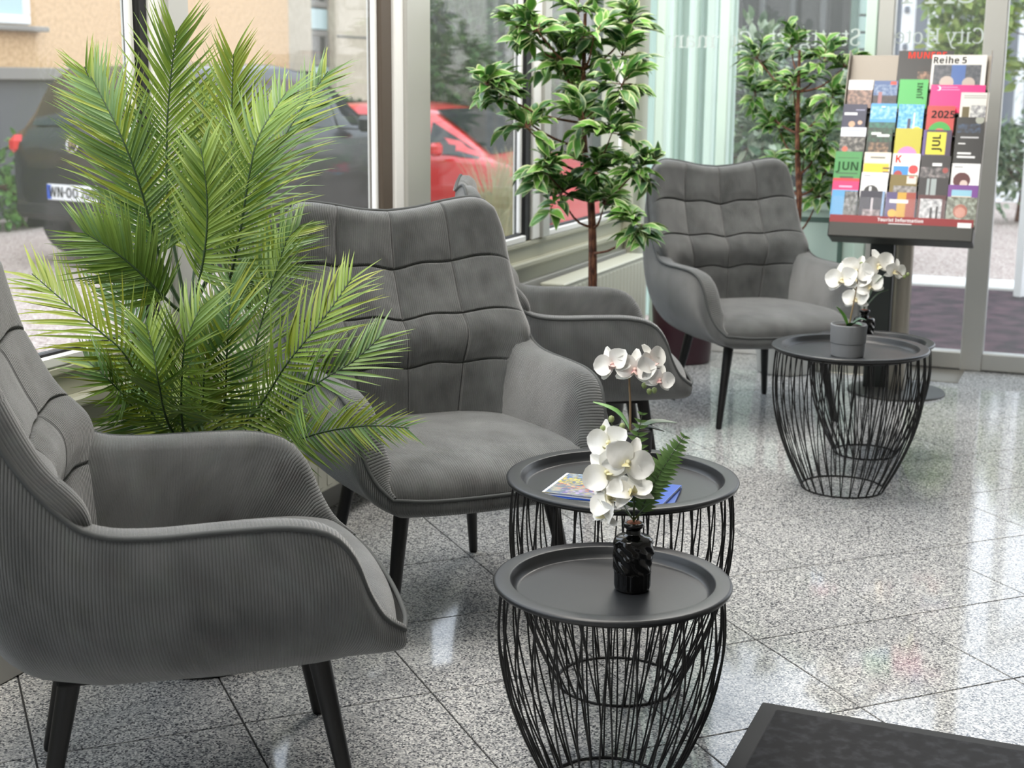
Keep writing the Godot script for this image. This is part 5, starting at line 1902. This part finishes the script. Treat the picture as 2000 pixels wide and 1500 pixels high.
func pot(t: Node3D, r: float, h: float, m: Material) -> void:
	var b := Mesher.new()
	b.lathe(PackedVector2Array([Vector2(0, 0), Vector2(r * 0.86, 0), Vector2(r * 0.89, 0.003), Vector2(r * 0.925, h * 0.40), Vector2(r * 0.90, h * 0.405), Vector2(r * 0.90, h * 0.425), Vector2(r * 0.96, h * 0.43), Vector2(r, h - 0.004), Vector2(r - 0.002, h), Vector2(r - 0.006, h), Vector2(r - 0.007, h * 0.9), Vector2(0, h * 0.88)]), 40, Vector3.ZERO, true)
	part(t, "pot", b, m)
	b = Mesher.new()
	b.lathe(PackedVector2Array([Vector2(0, h * 0.93), Vector2(r - 0.007, h * 0.915)]), 24, Vector3.ZERO, true)
	part(t, "soil", b, M.soil)


func build_small_things() -> void:
	var pink := Color(0.80, 0.55, 0.50)
	var gold := Color(0.85, 0.70, 0.25)
	var see := Vector3(0.376, 0.22, 0.927)
	# front vase with an orchid spray and two fern fronds
	var va := Vector3(-0.727, 0.3795, -2.368)
	vase("black glass bottle vase standing on the front table", va)
	var t := thing("orchid_spray", "white orchid spray standing in the front black bottle vase", "flowers", va + Vector3(0, 0.118, 0))
	var o := t.position
	stalk(t, [Vector3(0, 0.0, 0), Vector3(-0.004, 0.06, -0.01), Vector3(-0.012, 0.11, -0.015), Vector3(-0.04, 0.15, -0.02), Vector3(-0.055, 0.18, -0.025)], 0.0019, Color(0.05, 0.07, 0.03))
	for e in [[-0.781, 0.640, -2.385, 0.066, Vector3(-0.2, 0.1, 0.9), 0.3], [-0.742, 0.612, -2.370, 0.074, Vector3(0.55, 0.15, 0.8), -0.5], [-0.778, 0.590, -2.365, 0.070, Vector3(0.1, 0.25, 0.9), 0.8], [-0.732, 0.560, -2.360, 0.068, Vector3(0.35, 0.9, 0.5), 0.2], [-0.766, 0.548, -2.350, 0.062, Vector3(-0.1, 0.5, 0.8), 1.2], [-0.772, 0.524, -2.345, 0.060, Vector3(-0.6, -0.1, 0.7), 0.1]]:
		var p := Vector3(e[0], e[1], e[2]) - o
		bloom(t, p, e[4], e[3], e[5], Color(0.86, 0.80, 0.50), gold)
		stalk(t, [p - Vector3(e[4]).normalized() * 0.004, p * 0.8 + Vector3(-0.004, 0.0, -0.008), Vector3(-0.008, clampf(p.y * 0.72, 0.03, 0.14), -0.012)], 0.0010, Color(0.10, 0.13, 0.05))
	for e in [[-0.796, 0.662, -2.392], [-0.782, 0.680, -2.396], [-0.762, 0.668, -2.398]]:
		bud(t, Vector3(e[0], e[1], e[2]) - o, 0.0062)
	stalk(t, [Vector3(-0.055, 0.165, -0.025), Vector3(-0.062, 0.172, -0.030), Vector3(-0.057, 0.183, -0.036)], 0.0011, Color(0.10, 0.13, 0.05))
	stalk(t, [Vector3(-0.062, 0.172, -0.030), Vector3(-0.071, 0.165, -0.032)], 0.0009, Color(0.10, 0.13, 0.05))
	stalk(t, [Vector3(-0.050, 0.165, -0.026), Vector3(-0.037, 0.171, -0.038)], 0.0009, Color(0.10, 0.13, 0.05))
	for e in [[Vector3(-0.03, 0.05, 0.01)], [Vector3(0.03, 0.045, 0.0)], [Vector3(-0.02, 0.035, 0.02)], [Vector3(0.025, 0.03, 0.015)]]:
		strap_leaf(t, [Vector3(0, 0.008, 0), e[0] * 0.6 + Vector3(0, 0.006, 0), e[0]], 0.011, Color(0.05, 0.12, 0.03))
	fern("long fern frond leaning right out of the front vase", [va + Vector3(0.002, 0.118, -0.002), Vector3(-0.712, 0.54, -2.385), Vector3(-0.690, 0.592, -2.405), Vector3(-0.656, 0.655, -2.43)], 0.028, 19)
	fern("short upright fern frond behind the orchid spray in the front vase", [va + Vector3(-0.002, 0.118, -0.004), Vector3(-0.733, 0.56, -2.385), Vector3(-0.737, 0.63, -2.405), Vector3(-0.732, 0.692, -2.42)], 0.024, 15)
	# potted orchid and magazines on the table behind
	var pa := Vector3(-0.915, 0.4392, -2.95)
	t = thing("potted_orchid", "white orchid in a dark grey pot on the magazine table", "plant", pa, 0.0, "potted orchids on the side tables")
	pot(t, 0.045, 0.088, M.pot_dark_grey)
	var a := pa
	stalk(t, [Vector3(-0.004, 0.08, 0), Vector3(-0.012, 0.14, -0.02), Vector3(-0.018, 0.20, -0.03), Vector3(-0.006, 0.228, -0.035), Vector3(0.02, 0.222, -0.04), Vector3(0.036, 0.19, -0.045)], 0.0028, Color(0.17, 0.11, 0.06))
	stalk(t, [Vector3(-0.016, 0.19, -0.028), Vector3(-0.03, 0.21, -0.02), Vector3(-0.05, 0.222, -0.016)], 0.0015)
	for e in [[-0.966, 0.664, -2.960, 0.066, Vector3(-0.1, 0.2, 0.95), 0.5], [-0.919, 0.654, -2.972, 0.072, Vector3(0.25, 0.15, 0.95), -0.1], [-0.890, 0.670, -2.990, 0.066, Vector3(0.9, 0.25, 0.5), 0.3], [-0.868, 0.632, -2.990, 0.052, Vector3(0.6, 0.1, 0.8), -0.3]]:
		bloom(t, Vector3(e[0], e[1], e[2]) - a, e[4], e[3], e[5], pink, Color(0.75, 0.25, 0.35))
	for e in [[-0.900, 0.618, -2.982], [-0.889, 0.605, -2.985], [-0.878, 0.608, -2.987]]:
		bud(t, Vector3(e[0], e[1], e[2]) - a, 0.0066)
	strap_leaf(t, [Vector3(-0.005, 0.08, 0.0), Vector3(-0.035, 0.12, 0.005), Vector3(-0.088, 0.14, 0.01)], 0.030, Color(0.10, 0.28, 0.03))
	strap_leaf(t, [Vector3(0.005, 0.08, 0.0), Vector3(0.04, 0.098, -0.02), Vector3(0.088, 0.098, -0.045)], 0.034, Color(0.022, 0.06, 0.022))
	strap_leaf(t, [Vector3(0.004, 0.08, 0.01), Vector3(0.03, 0.09, -0.005), Vector3(0.064, 0.080, -0.03)], 0.032, Color(0.022, 0.055, 0.02))
	strap_leaf(t, [Vector3(-0.004, 0.08, 0.01), Vector3(-0.03, 0.09, 0.03), Vector3(-0.055, 0.085, 0.045)], 0.026, Color(0.04, 0.10, 0.03))
	for e in [[0.0, 0.0, "blue magazine lying under the flower magazine on the wire table", 0.16], [0.0066, 1.0, "magazine with yellow and violet flowers on the cover, on the wire table", 0.02]]:
		var mg := thing("magazine", e[2], "magazine", Vector3(-0.886 + 0.008 * (1.0 - e[1]), 0.4394 + 0.0032 + e[0], -2.735 + 0.004 * e[1]), e[3], "magazines on the wire table")
		var cm: StandardMaterial3D
		if e[1] > 0.5:
			cm = cover("magazine_cover", Color(0.14, 0.30, 0.66), [["p", 0.0, 0.0, 0.64, 1.0, Color(0.30, 0.38, 0.50), Color(0.70, 0.66, 0.55), 41], ["d", 0.0, 0.0, 0.62, 0.25, Color(0.20, 0.34, 0.60), Color(0.62, 0.72, 0.80), 45], ["d", 0.0, 0.15, 0.62, 0.36, Color(0.55, 0.50, 0.10), Color(0.95, 0.88, 0.35), 42], ["d", 0.0, 0.22, 0.62, 0.30, Color(0.80, 0.66, 0.10), Color(0.98, 0.92, 0.45), 48], ["d", 0.04, 0.48, 0.60, 0.28, Color(0.62, 0.28, 0.28), Color(0.95, 0.68, 0.52), 43], ["d", 0.1, 0.70, 0.6, 0.26, Color(0.38, 0.30, 0.55), Color(0.80, 0.74, 0.88), 44], ["r", 0, 0, 0.03, 1, Color(0.94, 0.94, 0.93)], ["r", 0.70, 0.16, 0.2, 0.06, Color(0.9, 0.93, 0.96)], ["r", 0.72, 0.34, 0.14, 0.14, Color(0.8, 0.87, 0.95)], ["r", 0.68, 0.66, 0.1, 0.05, Color(0.9, 0.93, 0.96)]], 0.25, 0.155)
		else:
			cm = cover("magazine_cover", Color(0.15, 0.30, 0.62), [["r", 0.8, 0.1, 0.14, 0.7, Color(0.22, 0.42, 0.75)]], 0.25, 0.155)
		var cb := Mesher.new()
		cb.box(Vector3.ZERO, Vector3(0.25, 0.155, 0.0012))
		part(mg, "front_cover", cb, cm, Transform3D(Basis(Vector3.RIGHT, -PI / 2), Vector3(0, 0.0026, 0)))
		bpart(mg, "pages", Vector3.ZERO, Vector3(0.248, 0.0042, 0.153), M.paper, 0.0)
		bpart(mg, "back_cover", Vector3(0, -0.0026, 0), Vector3(0.25, 0.001, 0.155), M.plate_blue, 0.0)
	# potted orchid on the farther table
	a = Vector3(-0.704, 0.4392, -4.49)
	t = thing("potted_orchid", "white orchid in a light grey pot on the farther wire table", "plant", a, 0.0, "potted orchids on the side tables")
	pot(t, 0.056, 0.100, M.pot_grey)
	stalk(t, [Vector3(0.0, 0.09, 0), Vector3(0.01, 0.18, -0.02), Vector3(0.02, 0.26, -0.04), Vector3(0.06, 0.285, -0.06), Vector3(0.115, 0.265, -0.08), Vector3(0.14, 0.245, -0.09)], 0.0024, Color(0.28, 0.19, 0.10))
	stalk(t, [Vector3(0.012, 0.2, -0.025), Vector3(-0.01, 0.225, -0.01), Vector3(-0.028, 0.232, -0.01)], 0.0014)
	for e in [[-0.732, 0.675, -4.490, 0.082, Vector3(-0.2, 0.15, 0.9), 0.2], [-0.695, 0.700, -4.52, 0.080, Vector3(0.2, 0.2, 0.9), -0.4], [-0.636, 0.718, -4.55, 0.080, Vector3(0.5, 0.1, 0.85), 0.3], [-0.588, 0.700, -4.57, 0.060, Vector3(0.7, -0.1, 0.7), -0.2]]:
		bloom(t, Vector3(e[0], e[1], e[2]) - a, e[4], e[3], e[5], Color(0.82, 0.74, 0.50), gold)
	for e in [[0.146, 0.243, -0.092], [0.155, 0.25, -0.097], [0.022, 0.283, -0.035]]:
		bud(t, Vector3(e[0], e[1], e[2]), 0.006)
	strap_leaf(t, [Vector3(-0.005, 0.09, 0.0), Vector3(-0.022, 0.125, 0.005), Vector3(-0.04, 0.152, 0.012)], 0.05, Color(0.11, 0.30, 0.03))
	strap_leaf(t, [Vector3(0.005, 0.09, 0.0), Vector3(0.03, 0.112, -0.005), Vector3(0.05, 0.112, -0.01)], 0.032, Color(0.05, 0.12, 0.06))
	strap_leaf(t, [Vector3(0.0, 0.09, 0.01), Vector3(0.02, 0.105, 0.03), Vector3(0.045, 0.104, 0.045)], 0.03, Color(0.05, 0.12, 0.06))
	# black vase with orchids on the table behind it
	va = Vector3(-0.738, 0.3795, -5.03)
	vase("black glass bottle vase half hidden behind the light grey orchid pot", va)
	t = thing("orchid_spray", "white orchid spray in the half hidden vase behind the light grey pot", "flowers", va + Vector3(0, 0.118, 0))
	stalk(t, [Vector3(0, 0, 0), Vector3(-0.01, 0.05, 0.0), Vector3(-0.012, 0.10, 0.0), Vector3(0.0, 0.15, 0.0)], 0.0018, Color(0.05, 0.07, 0.03))
	for e in [[-0.028, 0.045, 0.02, 0.075, Vector3(-0.2, 0.1, 0.9), 0.1], [0.012, 0.09, 0.015, 0.080, Vector3(0.3, 0.2, 0.9), 0.4], [-0.03, 0.115, 0.012, 0.078, Vector3(-0.1, 0.3, 0.9), -0.4]]:
		bloom(t, Vector3(e[0], e[1], e[2]), e[4], e[3], e[5], Color(0.82, 0.74, 0.50), gold)
	strap_leaf(t, [Vector3(0, 0.01, 0), Vector3(0.03, 0.09, 0.0), Vector3(0.07, 0.14, 0.0)], 0.03, Color(0.06, 0.14, 0.03))
	strap_leaf(t, [Vector3(0, 0.01, 0), Vector3(0.04, 0.06, 0.0), Vector3(0.075, 0.08, 0.01)], 0.028, Color(0.06, 0.14, 0.03))
